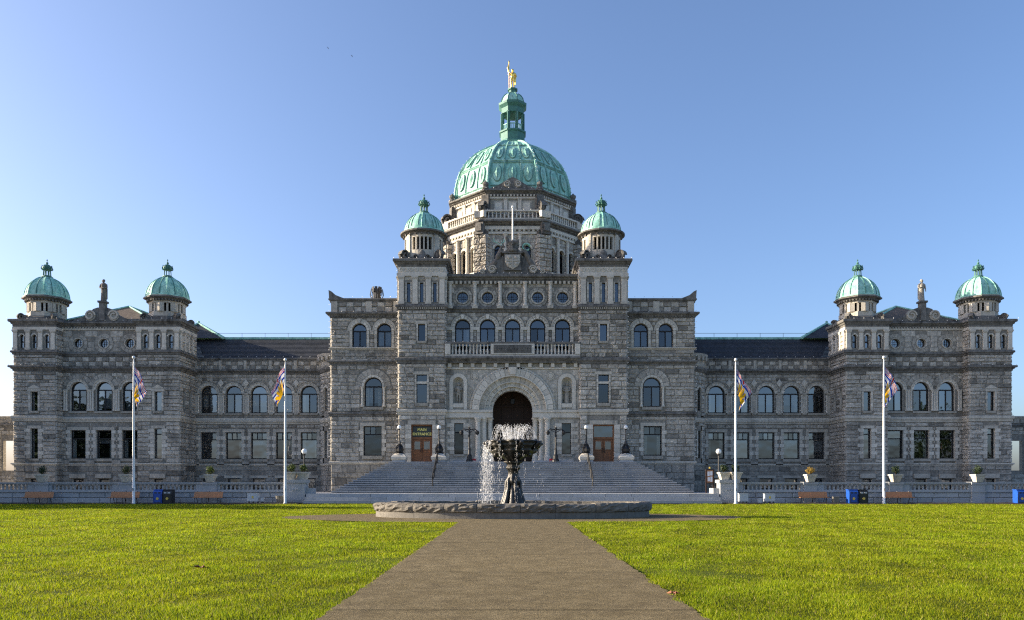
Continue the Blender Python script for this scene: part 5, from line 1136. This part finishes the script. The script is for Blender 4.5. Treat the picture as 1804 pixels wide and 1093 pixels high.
for a, b, c_, d_ in ((-.22, -.03, 1.5, 1.9), (.02, .22, 1.55, 1.92), (-.2, 0, 1.05, 1.4), (.04, .21, 1.0, 1.45)): obj('paper', MB().box(LOC, a, b, -.035, -.02, c_, d_), 'paper', bd)
obj('badge', MB().ball((0, 0, 2.22), .1, 10, sy=.4), 'emblem_gold', t)

# ------------------------------------------------------------------ terrace balustrade
def ladder(s, nm):
    t = thing('terrace_balustrade', 'pale stone balustrade wall along the terrace %s of the stairs' % nm, 'balustrade', (s*17.5, 66.5, 0), group='terrace balustrades', world=True)
    y = 66.5; F = front(s, y); k = 66.5/1400
    peds = [abs(p-903)*k for p in ((371, 223, 75) if s < 0 else (1427, 1577, 1722))]+[50.5]
    obj('wall_core', MB().box(F, 17.2, 55, -.45, .0, 0, .95), 'mortar', t)
    for r in range(2):
        u = 18.6
        while u < 52:
            l = jit(1.2, 2.2); za = .03+r*.46
            obj('wall_stone', MB().add(*stone(F, u, u+l, za, za+.45, .015, .04, 66, 0, 1, False)[:2], jit(.85, 1.12)), 'granite', t); u += l
    obj('base_course', MB().box(F, 17.2, 55, -.5, .14, .95, 1.06).box(F, 17.2, 55, -.4, .06, 1.06, 1.16), 'granite', t)
    obj('rail', MB().box(F, 17.2, 55, -.42, .1, 1.62, 1.69).box(F, 17.2, 55, -.46, .14, 1.69, 1.79), 'granite', t)
    for p in peds: obj('pedestal', MB().box(F, p-.55, p+.55, -.5, .17, .0, 1.6).box(F, p-.62, p+.62, -.55, .24, 1.6, 1.82, .95).box(F, p-.62, p+.62, -.55, .22, .94, 1.08, .95), 'granite', t)
    bm3 = MB().lathe((0, 0, 0), [(.105, 0), (.105, .05), (.07, .08), (.1, .22), (.07, .36), (.105, .41), (.105, .47)], 4, a0=PI/4).mesh('baluster')
    prev = 18.55; n = 0
    for p in peds:
        a, b = prev+.85, p-.95; m = max(1, int((b-a)/.33))
        obj('rail_end', MB().box(F, prev, a-.16, -.36, .05, 1.16, 1.62).box(F, b+.16, p-.5, -.36, .05, 1.16, 1.62), 'granite', t)
        for q in range(m+1): o = obj('baluster', bm3, 'granite', t); o.location = (s*(a+(b-a)*q/m), y+.16, 1.155)
        prev = p+.5
    # massive end pier with stepped cheek beside the stairs
    mb = MB(); mb.box(F, 17.25, 18.75, -.7, .5, 0, 1.75); mb.box(F, 17.15, 18.85, -.8, .6, 1.75, 2.0, .95); mb.box(F, 17.15, 18.85, -.8, .6, 0, .35, .9); mb.box(F, 16.75, 17.3, -1.2, .2, 0, 1.3)
    e = obj('end_pier', mb, 'granite', t)
    m2 = MB()
    for q in (-.22, 0, .22): m2.add([F(18.0+q-.2, .505, 1.2), F(18.0+q, .505, 1.02), F(18.0+q+.2, .505, 1.2), F(18.0+q, .505, 1.38), F(18.+q, .55, 1.2)], [(0, 1, 4), (1, 2, 4), (2, 3, 4), (3, 0, 4)])
    obj('carved_lozenge', m2, 'granite', e)
    return peds
def leafball(n, r, sx=1, sz=1, ls=.06, cz=0):
    mb = MB(); ph = [random.random()*6 for _ in range(4)]
    for _ in range(n):
        v = Vector((random.gauss(0, 1), random.gauss(0, 1), random.gauss(0, 1))).normalized(); q = r*(random.random()**.35)*(1+.16*math.sin(3*v.x+ph[0]+4*v.z)+.1*math.sin(5*v.y+ph[1]))
        c = Vector((v.x*q*sx, v.y*q*sx, cz+v.z*q*sz)); a = Vector((random.gauss(0, 1), random.gauss(0, 1), random.gauss(0, 1))).normalized(); b = a.cross(v).normalized() if a.cross(v).length > .1 else Vector((1, 0, 0)); l = ls*jit(.6, 1.4)
        mb.add([tuple(c-a*l), tuple(c+b*l*.5), tuple(c+a*l), tuple(c-b*l*.5)], [(0, 1, 2, 3)], jit(.6, 1.35))
    return mb
def planter(x, y, z, k, label, plant, plabel, pr, psz, pmat):
    t = thing('planter', label, 'planter', (x, y, z), jit(-.03, .03), 'planters on the balustrade')
    mb = MB().lathe((0, 0, 0), [(.4*k, 0), (.42*k, .06), (.6*k, .5), (.68*k, .52), (.68*k, .64), (.58*k, .64), (.55*k, .56)], 4, a0=PI/4); obj('tub', mb, 'trim', t)
    obj('soil', MB().box(LOC, -.38*k, .38*k, -.38*k, .38*k, .54, .58), 'mulch', t)
    p = thing(plant, plabel, 'shrub', (x, y, z+.56), group='shrubs in planters')
    obj('crown', leafball(520, pr, 1, psz, .055, pr*psz+.08), pmat, p); mb = MB()
    for q in range(4): a = jit(0, 6); mb.tube([(0, 0, -.02), (.05*math.cos(a), .05*math.sin(a), .12), (pr*.5*math.cos(a), pr*.5*math.sin(a), pr*psz)], [.03, .025, .01], 5)
    obj('stem', mb, 'bark', p)
pl = ladder(-1, 'left'); pr_ = ladder(1, 'right')
ORD = ('nearest the stairs', 'second from the stairs', 'third from the stairs')
for i, p in enumerate(pl[:3]):
    planter(-p, 66.45, 1.82, .92, 'square stone planter on the left balustrade, %s' % ORD[i], 'clipped_shrub', ('yellow-green clipped shrub' if i == 0 else 'dark clipped round shrub')+' in the left planter %s' % ORD[i], .36, 1.0, 'leaf' if i == 0 else 'leaf_dark')
for i, p in enumerate(pr_[:3]):
    planter(p, 66.45, 1.82, .92, 'square stone planter on the right balustrade, %s' % ORD[i], 'clipped_shrub', ('orange-brown autumn shrub' if i == 0 else 'dark clipped round shrub')+' in the right planter %s' % ORD[i], .36, .85 if i == 0 else 1, 'leaf_autumn' if i == 0 else 'leaf_dark')
for x, y, lb, pb, m_ in ((-18.45, 66.3, 'stone planter on the left end pier, outer one of the pair', 'yellow-green shrub in the outer planter of the left end pier', 'leaf'), (-17.5, 66.5, 'stone planter on the left end pier, inner one of the pair', 'bushy green shrub in the inner planter of the left end pier', 'leaf'),
                         (17.7, 66.5, 'stone planter on the right end pier, inner one of the pair', 'dark green shrub in the inner planter of the right end pier', 'leaf_dark'), (18.6, 66.3, 'stone planter on the right end pier, outer one of the pair', 'dark green shrub in the outer planter of the right end pier', 'leaf_dark')):
    planter(x, y, 2.0, 1.0, lb, 'bushy_shrub', pb, .36, .95, m_)

# ------------------------------------------------------------------ benches, bins, boxes
def make_bench():
    t = thing('bench', '', 'bench', (0, 0, 0), 0, 'wooden benches against the terrace wall'); mb0 = MB().box(LOC, -1.18, 1.18, -.045, .045, -.018, .018).mesh('slat')
    for k in range(4): o = obj('seat_slat', mb0, 'bench_wood', t); o.location = (0, -.32+k*.115, .45+.01*(k == 0))
    for k in range(5): o = obj('back_slat', mb0, 'bench_wood', t); o.location = (0, .1+.035*k, .5+.095*k); o.rotation_euler = (math.radians(72), 0, 0)
    for x in (-.95, 0, .95):
        mb = MB(); mb.tube([(x, -.34, 0), (x, -.34, .42), (x, .06, .42), (x, .3, .98)], .03, 5); mb.tube([(x, .12, .42), (x, .26, 0)], .03, 5); obj('leg', mb, 'iron', t)
    return t
bn = make_bench()
spots = [(67, 'farthest left along the terrace wall'), (219, 'behind the left outer flagpole'), (366, 'below the yellow-green planter left of the stairs'), (1433, 'below the orange shrub right of the stairs'), (1583, 'right beside the right outer flagpole')]
for i, (px, lb) in enumerate(spots):
    o = bn if i == 0 else copy_tree(bn); o.location = ((px-903)*65.4/1400, 65.4, .08); o['label'] = 'brown slatted wooden bench '+lb
def make_bin(mat_, name):
    t = thing(name, '', 'bin', (0, 0, 0), 0, 'litter and recycling bins'); mb = MB()
    prf = [(-.33, 0), (-.35, .78), (-.31, .95), (-.16, 1.08), (.33, 1.08), (.33, 0)]; w = .36; k = len(prf)
    vs = [(-w, y, z) for y, z in prf]+[(w, y, z) for y, z in prf]; mb.add(vs, [tuple(range(k)), tuple(range(2*k-1, k-1, -1))]+[(i, k+i, k+(i+1) % k, (i+1) % k) for i in range(k)])
    b = obj('body', mb, mat_, t)
    obj('lid', MB().box(LOC, -.39, .39, -.2, .37, 1.08, 1.13), mat_, t); obj('door_seam', MB().box(LOC, -.3, .3, -.362, -.33, .06, .1).box(LOC, -.3, -.28, -.362, -.33, .1, .72).box(LOC, .28, .3, -.362, -.33, .1, .72), 'black_plastic', t)
    for q in (-.15, .15): obj('slot', MB().lathe((q, -.325, .86), [(.085, -.01), (.085, .01)], 10) if False else MB().box(LOC, q-.1, q+.1, -.36, -.3, .8, .9), 'black_plastic' if mat_ != 'black_plastic' else 'box_grey', t)
    v = [(.11*math.sin(2*PI*i/14), -.365, .38+.11*math.cos(2*PI*i/14)) for i in range(14)]; obj('round_emblem', MB().add(v+[(x, -.33, z) for x, y, z in v], [tuple(range(14))]+[(i, 14+i, 14+(i+1) % 14, (i+1) % 14) for i in range(14)]), 'emblem_gold', t)
    return t
bb, kb = make_bin('blue_plastic', 'recycling_bin'), make_bin('black_plastic', 'litter_bin')
for i, (b, px, lb) in enumerate(((bb, 280.5, 'blue recycling bin left of the stairs beside a black bin'), (kb, 297.5, 'black litter bin left of the stairs beside a blue bin'), (bb, 1501, 'blue recycling bin right of the stairs beside a dark bin'), (kb, 1518.5, 'dark litter bin right of the stairs beside a blue bin'), (bb, 1796, 'blue recycling bin at the right edge of the picture'))):
    o = b if i < 2 else copy_tree(b); o.location = ((px-903)*65.0/1400, 65.0, .08); o['label'] = lb
def util(px, w, h, d_, label, feet=True, emb=False, mat_='box_grey'):
    t = thing('utility_box', label, 'utility box', ((px-903)*65.2/1400, 65.2, .08), 0, 'utility boxes along the terrace wall')
    z0 = .14 if feet else 0; mb = MB().box(LOC, -w/2, w/2, -d_/2, d_/2, z0, h); mb.box(LOC, -w/2-.02, w/2+.02, -d_/2-.02, d_/2+.02, h, h+.04); obj('cabinet', mb, mat_, t)
    obj('door', MB().box(LOC, -w/2+.04, w/2-.04, -d_/2-.015, -d_/2, z0+.04, h-.05), mat_, t)
    if feet:
        for q in (-w/2+.08, 0, w/2-.08): obj('foot', MB().box(LOC, q-.03, q+.03, -.1, .1, -.04, z0), 'iron', t)
    if emb: obj('emblem', MB().box(LOC, -.08, .08, -d_/2-.02, -d_/2-.014, h*.5, h*.5+.2), 'emblem_gold', t)
util(446.5, .88, .78, .4, 'pale grey utility cabinet on feet near the left inner flagpole', True, True); util(462.5, .26, .42, .2, 'small pale box beside the left utility cabinet', True)
util(1309, .75, .76, .4, 'pale grey utility cabinet beside the right inner flagpole'); util(1355, .86, .74, .4, 'pale grey cabinet with yellow emblem right of the right inner flagpole', True, True); util(1338.5, .32, .34, .2, 'tiny pale box between the two right utility cabinets', False)
util(1472, .5, .5, .35, 'low concrete box between bench and blue bin on the right', False, False, 'concrete')
t = thing('concrete_tub', 'low tapered concrete tub beside the left inner flagpole', 'tub', ((493-903)*65.2/1400, 65.2, .06)); obj('tub', MB().lathe((0, 0, 0), [(.26, 0), (.36, .62), (.3, .62), (.28, .5)], 12), 'concrete', t)

# ------------------------------------------------------------------ flagpoles and flags
BLUE, RED, WHITE, GOLDC = (.012, .045, .36), (.62, .012, .02), (.85, .85, .84), (.92, .5, .01)
def flag_col(t, v):
    """t from hoist to fly, v from top to bottom"""
    if v < .36:
        x, y = (t-.5)*2, (v/.36-.5)*2
        if abs(x) < .07 or abs(y) < .15: return RED
        if abs(x) < .13 or abs(y) < .3: return WHITE
        dd = min(abs(y-x), abs(y+x))
        if dd < .12: return RED
        if dd < .3: return WHITE
        return BLUE
    w = (v-.36)/.64; cx, cy = t-.5, w-1.02; r = math.hypot(cx*1.35, cy*.72); a = math.atan2(cx*1.35, -cy*.72)
    if r < .2: return GOLDC
    if r < .62*(.62+.38*abs(math.sin(a*7))): return GOLDC if r < .3 or abs(math.sin(a*7)) > .35 else BLUE
    return BLUE if math.sin((w*2.6+.1*math.sin(t*9.5))*2*PI) > .35 else WHITE
def flag(x, y, ztop, side, ph, label, tw, vp=1.):
    nt, nv = 84, 60; H, L = 1.75, 2.75; vs = []; cols = []
    for i in range(nt+1):
        t = i/nt
        for j in range(nv+1):
            v = j/nv; drop = math.radians(62+20*min(1, t*1.6)-10*v); e = (1-math.exp(-3*t))/3*3
            fx = side*(.07+L*.40*t**.8*(1-.45*v)+.10*math.sin(4.2*t+ph+2.0*v)*t); fy = -.02+.2*math.sin(5.5*t+2.6*v+ph*1.7)*min(1, 3*t)*(.5+.5*t)+.03*math.sin(13*t+ph+4*v)*t
            fx -= side*tw*t*v*1.1; fz = ztop-v*H*(1-.12*t)-L*t*.72*(1-.1*v)-.08*t*math.sin(4*v+ph)
            vs.append((fx, fy, fz))
    fs = []
    for i in range(nt):
        for j in range(nv): fs.append((i*(nv+1)+j, (i+1)*(nv+1)+j, (i+1)*(nv+1)+j+1, i*(nv+1)+j+1)); cols.append((*flag_col((i+.5)/nt, ((j+.5)/nv)**vp), 1))
    o = obj('flag', MB().add(vs, fs), 'flag_cloth', smooth=True); a = o.data.attributes.new('print', 'FLOAT_COLOR', 'FACE'); a.data.foreach_set('color', np.array(cols, dtype=np.float32).ravel())
    o.location = (x, y, 0); tag(o, label, 'flag', 'provincial flags on the flagpoles')
for px, ytop, side, ph, tw, nm, desc in ((235.5, 630, 1, .4, .5, 'left outer', 'drooping flag with crossed red, white and blue and golden sun'), (502.5, 634, -1, 2.1, .15, 'left inner', 'drooping flag trailing to the left with blue and white waves'), (1296, 634, 1, 3.6, .3, 'right inner', 'drooping flag with waves and large golden sun'), (1557, 630, 1, 5.2, .6, 'right outer', 'drooping flag hanging closely along its pole')):
    yy = 64.6; x = (px-903)*yy/1400; zt = 1.6+(854-ytop)*yy/1400
    t = thing('flagpole', 'tall white flagpole with ball top, %s one of the four' % nm, 'flagpole', (x, yy, 0), group='white flagpoles in front of the terrace')
    obj('pole', MB().lathe((0, 0, 0), [(.16, 0), (.16, .1), (.11, .14), (.105, 3), (.095, 6), (.075, 9), (.055, zt-.5), (.03, zt-.15)], 12), 'white_paint', t, smooth=True); obj('ball', MB().ball((0, 0, zt), .13, 12), 'white_paint', t, smooth=True)
    obj('cleat', MB().box(LOC, -.03, .03, -.16, -.1, 1.1, 1.3), 'iron', t)
    flag(x, yy, zt-.75 if side > 0 else zt-.55, side, ph, '%s on the %s pole' % (desc, nm), tw, .62 if 'inner' in nm else .85)

# ------------------------------------------------------------------ fountain
FX, FY, FA, FBb = 0., 40.2, 6.9, 3.55
bs = thing('fountain_basin', 'oval basin wall of rough hewn stone blocks at the end of the path', 'fountain basin', (FX, FY, 0), world=True)
def ell(a, ra, rb): return (FX+ra*math.sin(a), FY-rb*math.cos(a))
# equal arc-length parameterisation
AA = np.linspace(0, 2*PI, 721); PX = np.array([ell(a, FA, FBb) for a in AA]); SL = np.concatenate([[0], np.cumsum(np.hypot(*np.diff(PX, axis=0).T))]); PER = SL[-1]
def ang(s): return float(np.interp(s % PER, SL, AA))
def FE(u, o, z):
    a = ang(u); x, y = ell(a, FA, FBb); n = Vector((math.sin(a)*FBb, -math.cos(a)*FA)).normalized(); return (x+n.x*o, y+n.y*o, z)
u = 0.35; k = 0
while u < PER+.3:
    l = jit(1.5, 2.2); l = PER+.35-u if PER+.35-u-l < 1 else l; n = 9; m = 5; vs = []; h0, h1 = .30, .70+jit(-.02, .03)
    prf = [(-.42, h0), (.02, h0+.0), (.06, h0+.05), (.09, h0+.13), (.1, h0+.22), (.09, h0+.3), (.05, h1-.04), (-.02, h1), (-.22, h1+.01), (-.42, h1)]
    for i in range(n+1):
        for q, (o, z) in enumerate(prf):
            e = .02 if i in (0, n) else 1.; r = .07*e if 1 < q < 8 else .012
            vs.append(FE(u+.012+(l-.024)*i/n, o-(.03 if i in (0, n) else 0)+jit(-.6, 1)*r, z+(jit(-.02, .02)*e if q > 5 else 0)))
    M = len(prf); fs = [(i*M+q, (i+1)*M+q, (i+1)*M+(q+1) % M, i*M+(q+1) % M) for i in range(n) for q in range(M)]+[tuple(range(M))[::-1], tuple(n*M+q for q in range(M))]
    obj('coping_stone', MB().add(vs, fs, jit(.85, 1.12)), 'basin_stone', bs)
    mb = MB(); nn = 6; g = .004
    vs = [FE(u+g+(l-2*g)*i/nn, o, z) for i in range(nn+1) for o, z in ((-.38, -.02), (-.0, -.02), (-.02, .3), (-.38, .3))]
    mb.add(vs, [(i*4+q, (i+1)*4+q, (i+1)*4+(q+1) % 4, i*4+(q+1) % 4) for i in range(nn) for q in range(4)]); obj('base_stone', mb, 'concrete', bs); u += l
n = 64; obj('pool_water', MB().add([(*ell(2*PI*i/n, FA-.4, FBb-.4), .45) for i in range(n)], [tuple(range(n))]), 'pool_water', bs)
fb = thing('fountain_bowl', 'dark bronze tiered fountain with wide lobed bowl and water spilling over', 'fountain', (FX, FY-.2, .4), world=True)
cx, cy = .03, FY-.2
lob = lambda a, z: 1+(.055*math.cos(8*a)+.02*math.cos(16*a+1))*(1 if z > 2.6 else .5)
ped = MB().lathe((cx, cy, 0), [(.58, .35), (.6, .6), (.52, .75), (.48, .95), (.4, 1.2), (.36, 1.4), (.3, 1.5), (.3, 1.62), (.38, 1.72), (.35, 1.88), (.27, 2.02), (.25, 2.3), (.32, 2.36), (.36, 2.45), (.3, 2.58), (.36, 2.66), (.5, 2.75)], 48, mod=lambda a, z: 1+.13*math.cos(6*a+.5)*(1 if z < 1.45 else .35)+.05*math.sin(14*a+9*z))
obj('pedestal', ped, 'bronze', fb, smooth=True)
bw = MB().lathe((cx, cy, 0), [(.34, 2.7), (.4, 2.86), (.56, 2.98), (.86, 3.08), (1.08, 3.2), (1.16, 3.32), (1.1, 3.4), (1.22, 3.5), (1.28, 3.58), (1.22, 3.64), (1.34, 3.72), (1.36, 3.8), (1.24, 3.8), (1.1, 3.68), (.4, 3.62)], 96, mod=lob); obj('bowl', bw, 'bronze', fb, smooth=True)
for k in range(8):
    a = 2*PI*(k+.35)/8; ax, ay = math.sin(a), -math.cos(a)
    mb = MB(); mb.tube([(cx+ax*r, cy+ay*r, z) for r, z in ((1.05, 3.35), (1.3, 3.54), (1.46, 3.68), (1.56, 3.66))], [.1, .13, .11, .05], 8); mb.ball((cx+ax*1.28, cy+ay*1.28, 3.76), .1, 8); mb.ball((cx+ax*.9, cy+ay*.9, 3.1), .12, 8)
    obj('spout', mb, 'bronze', fb, smooth=True)
for k in range(6):
    a = 2*PI*k/6+.3; ax, ay = math.sin(a), -math.cos(a); mb = MB().tube([(cx+ax*r, cy+ay*r, z) for r, z in ((.28, 1.95), (.36, 1.75), (.36, 1.4), (.46, .95), (.58, .6), (.58, .42))], [.05, .08, .09, .11, .12, .07], 7); obj('leaf_scroll', mb, 'bronze', fb, smooth=True)
obj('bowl_water', MB().lathe((cx, cy, 3.7), [(1.18, 0), (.01, .02)], 32, cap=False), 'pool_water', fb)
wt = MB()
def drop(c, r, d=(0, 0, 1), st=2.):
    d = Vector(d).normalized(); a = d.orthogonal().normalized(); b = d.cross(a); c = Vector(c)
    wt.add([tuple(c+a*r), tuple(c-a*r*.5+b*r*.87), tuple(c-a*r*.5-b*r*.87), tuple(c+d*r*st), tuple(c-d*r*st)], [(0, 1, 3), (1, 2, 3), (2, 0, 3), (1, 0, 4), (2, 1, 4), (0, 2, 4)])
for j in range(96):
    a = 2*PI*j/96+jit(-.03, .03); outer = j % 3 != 0; r0 = .42 if outer else .22; hgt = jit(.72, .93) if outer else jit(.5, .85); rng_ = jit(.45, .85) if outer else jit(.15, .4); vz = math.sqrt(2*9.8*hgt); T = 2*vz/9.8; vr = rng_/T; t = jit(0, .1)*T
    while t < T*.98:
        dt = T*jit(.03, .12); pts = []
        for q in range(4): tt = min(T, t+dt*q/3); pts.append((cx+(r0+vr*tt)*math.sin(a)+random.gauss(0, .006), cy-(r0+vr*tt)*math.cos(a)+random.gauss(0, .006), 3.72+vz*tt-4.9*tt*tt))
        wt.tube(pts, [.003, .006, .006, .003], 3); t += dt+T*jit(.0, .05)
    for q in range(4): t = T*random.random(); drop((cx+(r0+vr*t)*math.sin(a)+random.gauss(0, .04), cy-(r0+vr*t)*math.cos(a)+random.gauss(0, .04), 3.74+vz*t-4.9*t*t+random.gauss(0, .04)), jit(.003, .006), (0, 0, 1), 1.5)
def fall(a, r0, n, w, vr, zt=3.7, zb=.5, sz=(.002, .0052)):
    Tm = math.sqrt((zt-zb)/4.9)
    for _ in range(int(n*1.5)):
        t = Tm*math.sqrt(random.random()) if random.random() < .6 else Tm*random.random(); sp = w*(.4+1.2*t/Tm); aa = a+random.gauss(0, sp); rr = r0+vr*t+random.gauss(0, .04+.11*t)
        drop((cx+rr*math.sin(aa), cy-rr*math.cos(aa), zt-4.9*t*t), jit(*sz), (random.gauss(0, .1), 0, 1), jit(5, 24))
for a, n, w in ((-PI/2, 420, .17), (-PI/2+.35, 240, .1), (-PI/2-.4, 220, .14), (-.95, 260, .05), (-.45, 110, .03), (.1, 60, .03), (.35, 30, .03), (.8, 20, .03), (1.25, 14, .05), (PI/2, 26, .06), (PI/2+.5, 14, .05)): fall(a, 1.42, n, w, .18)
fall(-1.2, 1.15, 260, .04, .05, 3.1)
for _ in range(260): a = -PI/2+random.gauss(0, .9); r = jit(.95, 2.1); drop((cx+r*math.sin(a), cy-r*math.cos(a), jit(.5, 3.2)), jit(.003, .006), (0, 0, 1), 1.5)
o = obj('fountain_water', wt, 'water_spray', kind='stuff'); o['label'] = 'white water jets and falling drops around the fountain bowl'; o['category'] = 'water'

# ------------------------------------------------------------------ park trees beside the lawn (mirrored in the windows, shading the far lawn)
def tree(x, y, h, r, label):
    t = thing('park_tree', label, 'tree', (x, y, 0), jit(0, 6), 'park trees beside the lawn'); mb = MB(); mb.tube([(0, 0, -.1), (.05, .02, h*.3), (-.05, .05, h*.6), (0, 0, h*.92)], [.45, .33, .2, .04], 9)
    cl = MB()
    for k in range(34):
        z = h*(.22+.74*k/34); a = k*2.4+jit(-.4, .4); l = r*(1-.75*((z/h-.2)/.8)**1.3)*jit(.75, 1.1); e = Vector((l*math.cos(a), l*math.sin(a), z+l*.25)); mb.tube([(0, 0, z-.2), tuple(e*.5+Vector((0, 0, z*.5+.05))), tuple(e)], [.1, .06, .02], 5)
        for q in range(110):
            f = jit(.25, 1.1); c = Vector((e.x*f, e.y*f, z+(e.z-z)*f))+Vector((random.gauss(0, .5), random.gauss(0, .5), random.gauss(0, .45))); u = Vector((random.gauss(0, 1), random.gauss(0, 1), random.gauss(0, .6))).normalized(); v = u.orthogonal().normalized(); s_ = jit(.28, .55)
            cl.add([tuple(c-u*s_), tuple(c+v*s_*.5), tuple(c+u*s_), tuple(c-v*s_*.5)], [(0, 1, 2, 3)], jit(.6, 1.4))
    obj('trunk', mb, 'bark', t); obj('crown', cl, 'leaf_dark', t)
for x, y, h, r, lb in ((-56, 57.5, 14, 5.2, 'dark green tree just beyond the left edge, nearest the lawn'), (-64, 61.5, 15, 5.0, 'dark green tree just beyond the left edge, farthest out of the group'), (-60, 66.5, 12, 4.5, 'dark green tree just beyond the left edge, nearest the terrace'), (-63, 77.5, 18, 5.2, 'unseen tree added beside the left end pavilion to shade the terrace'), (-92, -3, 19, 7, 'tall dark tree on the near left side of the park'), (-104, -22, 21, 8, 'tallest dark tree on the near left side of the park'), (93, -4, 19, 7, 'tall dark tree on the near right side of the park')): tree(x, y, h, r, lb)  # the tree beside the end pavilion is added to keep sun off the terrace

# ------------------------------------------------------------------ birds, fallen leaves
for px, py, lb in ((578, 85, 'tiny dark bird high in the sky, left one of two'), (620, 99, 'tiny dark bird high in the sky, right one of two')):
    y = 140; t = MB(); t.tube([(-.05, -.25, 0), (0, 0, .02), (0, .28, 0)], [.03, .09, .02], 6); t.add([(0, -.08, .03), (0, .1, .03), (.35, .06, .14), (.62, .14, .02), (-.35, .06, .14), (-.62, .14, .02)], [(0, 2, 1), (2, 3, 1), (0, 1, 4), (4, 1, 5)])
    o = obj('bird', t, 'bird'); o.location = ((px-903)*y/1400, y, 1.6+(854-py)*y/1400); o.rotation_euler = (0, .3, 1.1); o.scale = (.5, .5, .5); tag(o, lb, 'bird', 'birds in the sky')
def leaf(x, y, r, lb):
    mb = MB(); vs = [(0, 0, .03)]
    for k in range(14): a = 2*PI*k/14; q = r*(1 if k % 2 else .55)*jit(.8, 1.15); vs.append((q*math.cos(a), q*math.sin(a), .02+jit(0, .5)*r))
    mb.add(vs, [(0, 1+k, 1+(k+1) % 14) for k in range(14)]); mb.tube([(0, 0, .03), (r*1.1, r*.6, .03)], .006, 4); o = obj('fallen_leaf', mb, 'dead_leaf'); o.location = (x, y, .03); tag(o, lb, 'leaf', 'fallen leaves')
leaf(2.26, 11.25, .1, 'crumpled reddish leaf at the right edge of the path'); leaf(-5.8, 14.75, .12, 'pale brown dead leaf lying in the left lawn')

# ------------------------------------------------------------------ grass
def make_grass():
    N = 900000; d0, d1 = 8.6, 64.6; q = .35
    u = rng.random(N); y = (d0**q+u*(d1**q-d0**q))**(1/q); hw = .69*y+1.2; x = (rng.random(N)*2-1)*hw
    edge = 2.27+.05*np.sin(y*3.1+x)+.035*np.sin(y*9.7)
    keep = ~((np.abs(x) < edge) & (y < 35)) & ~((x/11.25)**2+((y-39.2)/5.55)**2 < 1) & ~((np.abs(x) > 17.2) & (y > 64.2)) & ~((x > -6.4) & (x < -2.7) & (y > 33.45) & (y < 34.1) & (rng.random(N) < .8))
    x, y = x[keep], y[keep]; n = len(x); sc = (y/10)**.72
    clump = np.sin(x*2.1+1.7*np.sin(y*1.3))*np.sin(y*1.7+1.1*np.sin(x*.9))+.6*np.sin(x*5.3+y*2.7)*np.sin(y*4.9-x*1.3)
    h = (.040+.017*clump+rng.normal(0, .010, n)).clip(.013, .09)*(1+.25*(sc-1)); w = (.0045+.002*rng.random(n))*sc
    a = rng.random(n)*2*PI; lean = rng.random(n)*.9*h; la = rng.random(n)*2*PI; z0 = .018*np.sin(x*.9+1.3*np.sin(y*.5))+.014*np.sin(y*1.1+x*.37)-.014
    ca, sa = np.cos(a)*w, np.sin(a)*w; V = np.empty((n, 3, 3), dtype=np.float32)
    V[:, 0] = np.stack([x-ca, y-sa, z0], 1); V[:, 1] = np.stack([x+ca, y+sa, z0], 1); V[:, 2] = np.stack([x+np.cos(la)*lean, y+np.sin(la)*lean, z0+h], 1)
    me = bpy.data.meshes.new('grass'); me.vertices.add(3*n); me.vertices.foreach_set('co', V.ravel()); me.loops.add(3*n); me.loops.foreach_set('vertex_index', np.arange(3*n, dtype=np.int32))
    me.polygons.add(n); me.polygons.foreach_set('loop_start', np.arange(0, 3*n, 3, dtype=np.int32)); me.update(calc_edges=True)
    at = me.attributes.new('tint', 'FLOAT', 'FACE'); at.data.foreach_set('value', (.70+.55*rng.random(n)+.22*clump).clip(.35, 1.6).astype(np.float32))
    for m_ in ('grass', 'grass_deep', 'straw'): me.materials.append(MATS[m_])
    rr = rng.random(n); me.polygons.foreach_set('material_index', np.where(rr < .05, 2, np.where(rr < .24+.12*clump, 1, 0)).astype(np.int32))
    o = obj('grass', me, None, kind='stuff'); o['label'] = 'short sunlit green lawn grass on both sides of the path'; o['category'] = 'grass'
make_grass()
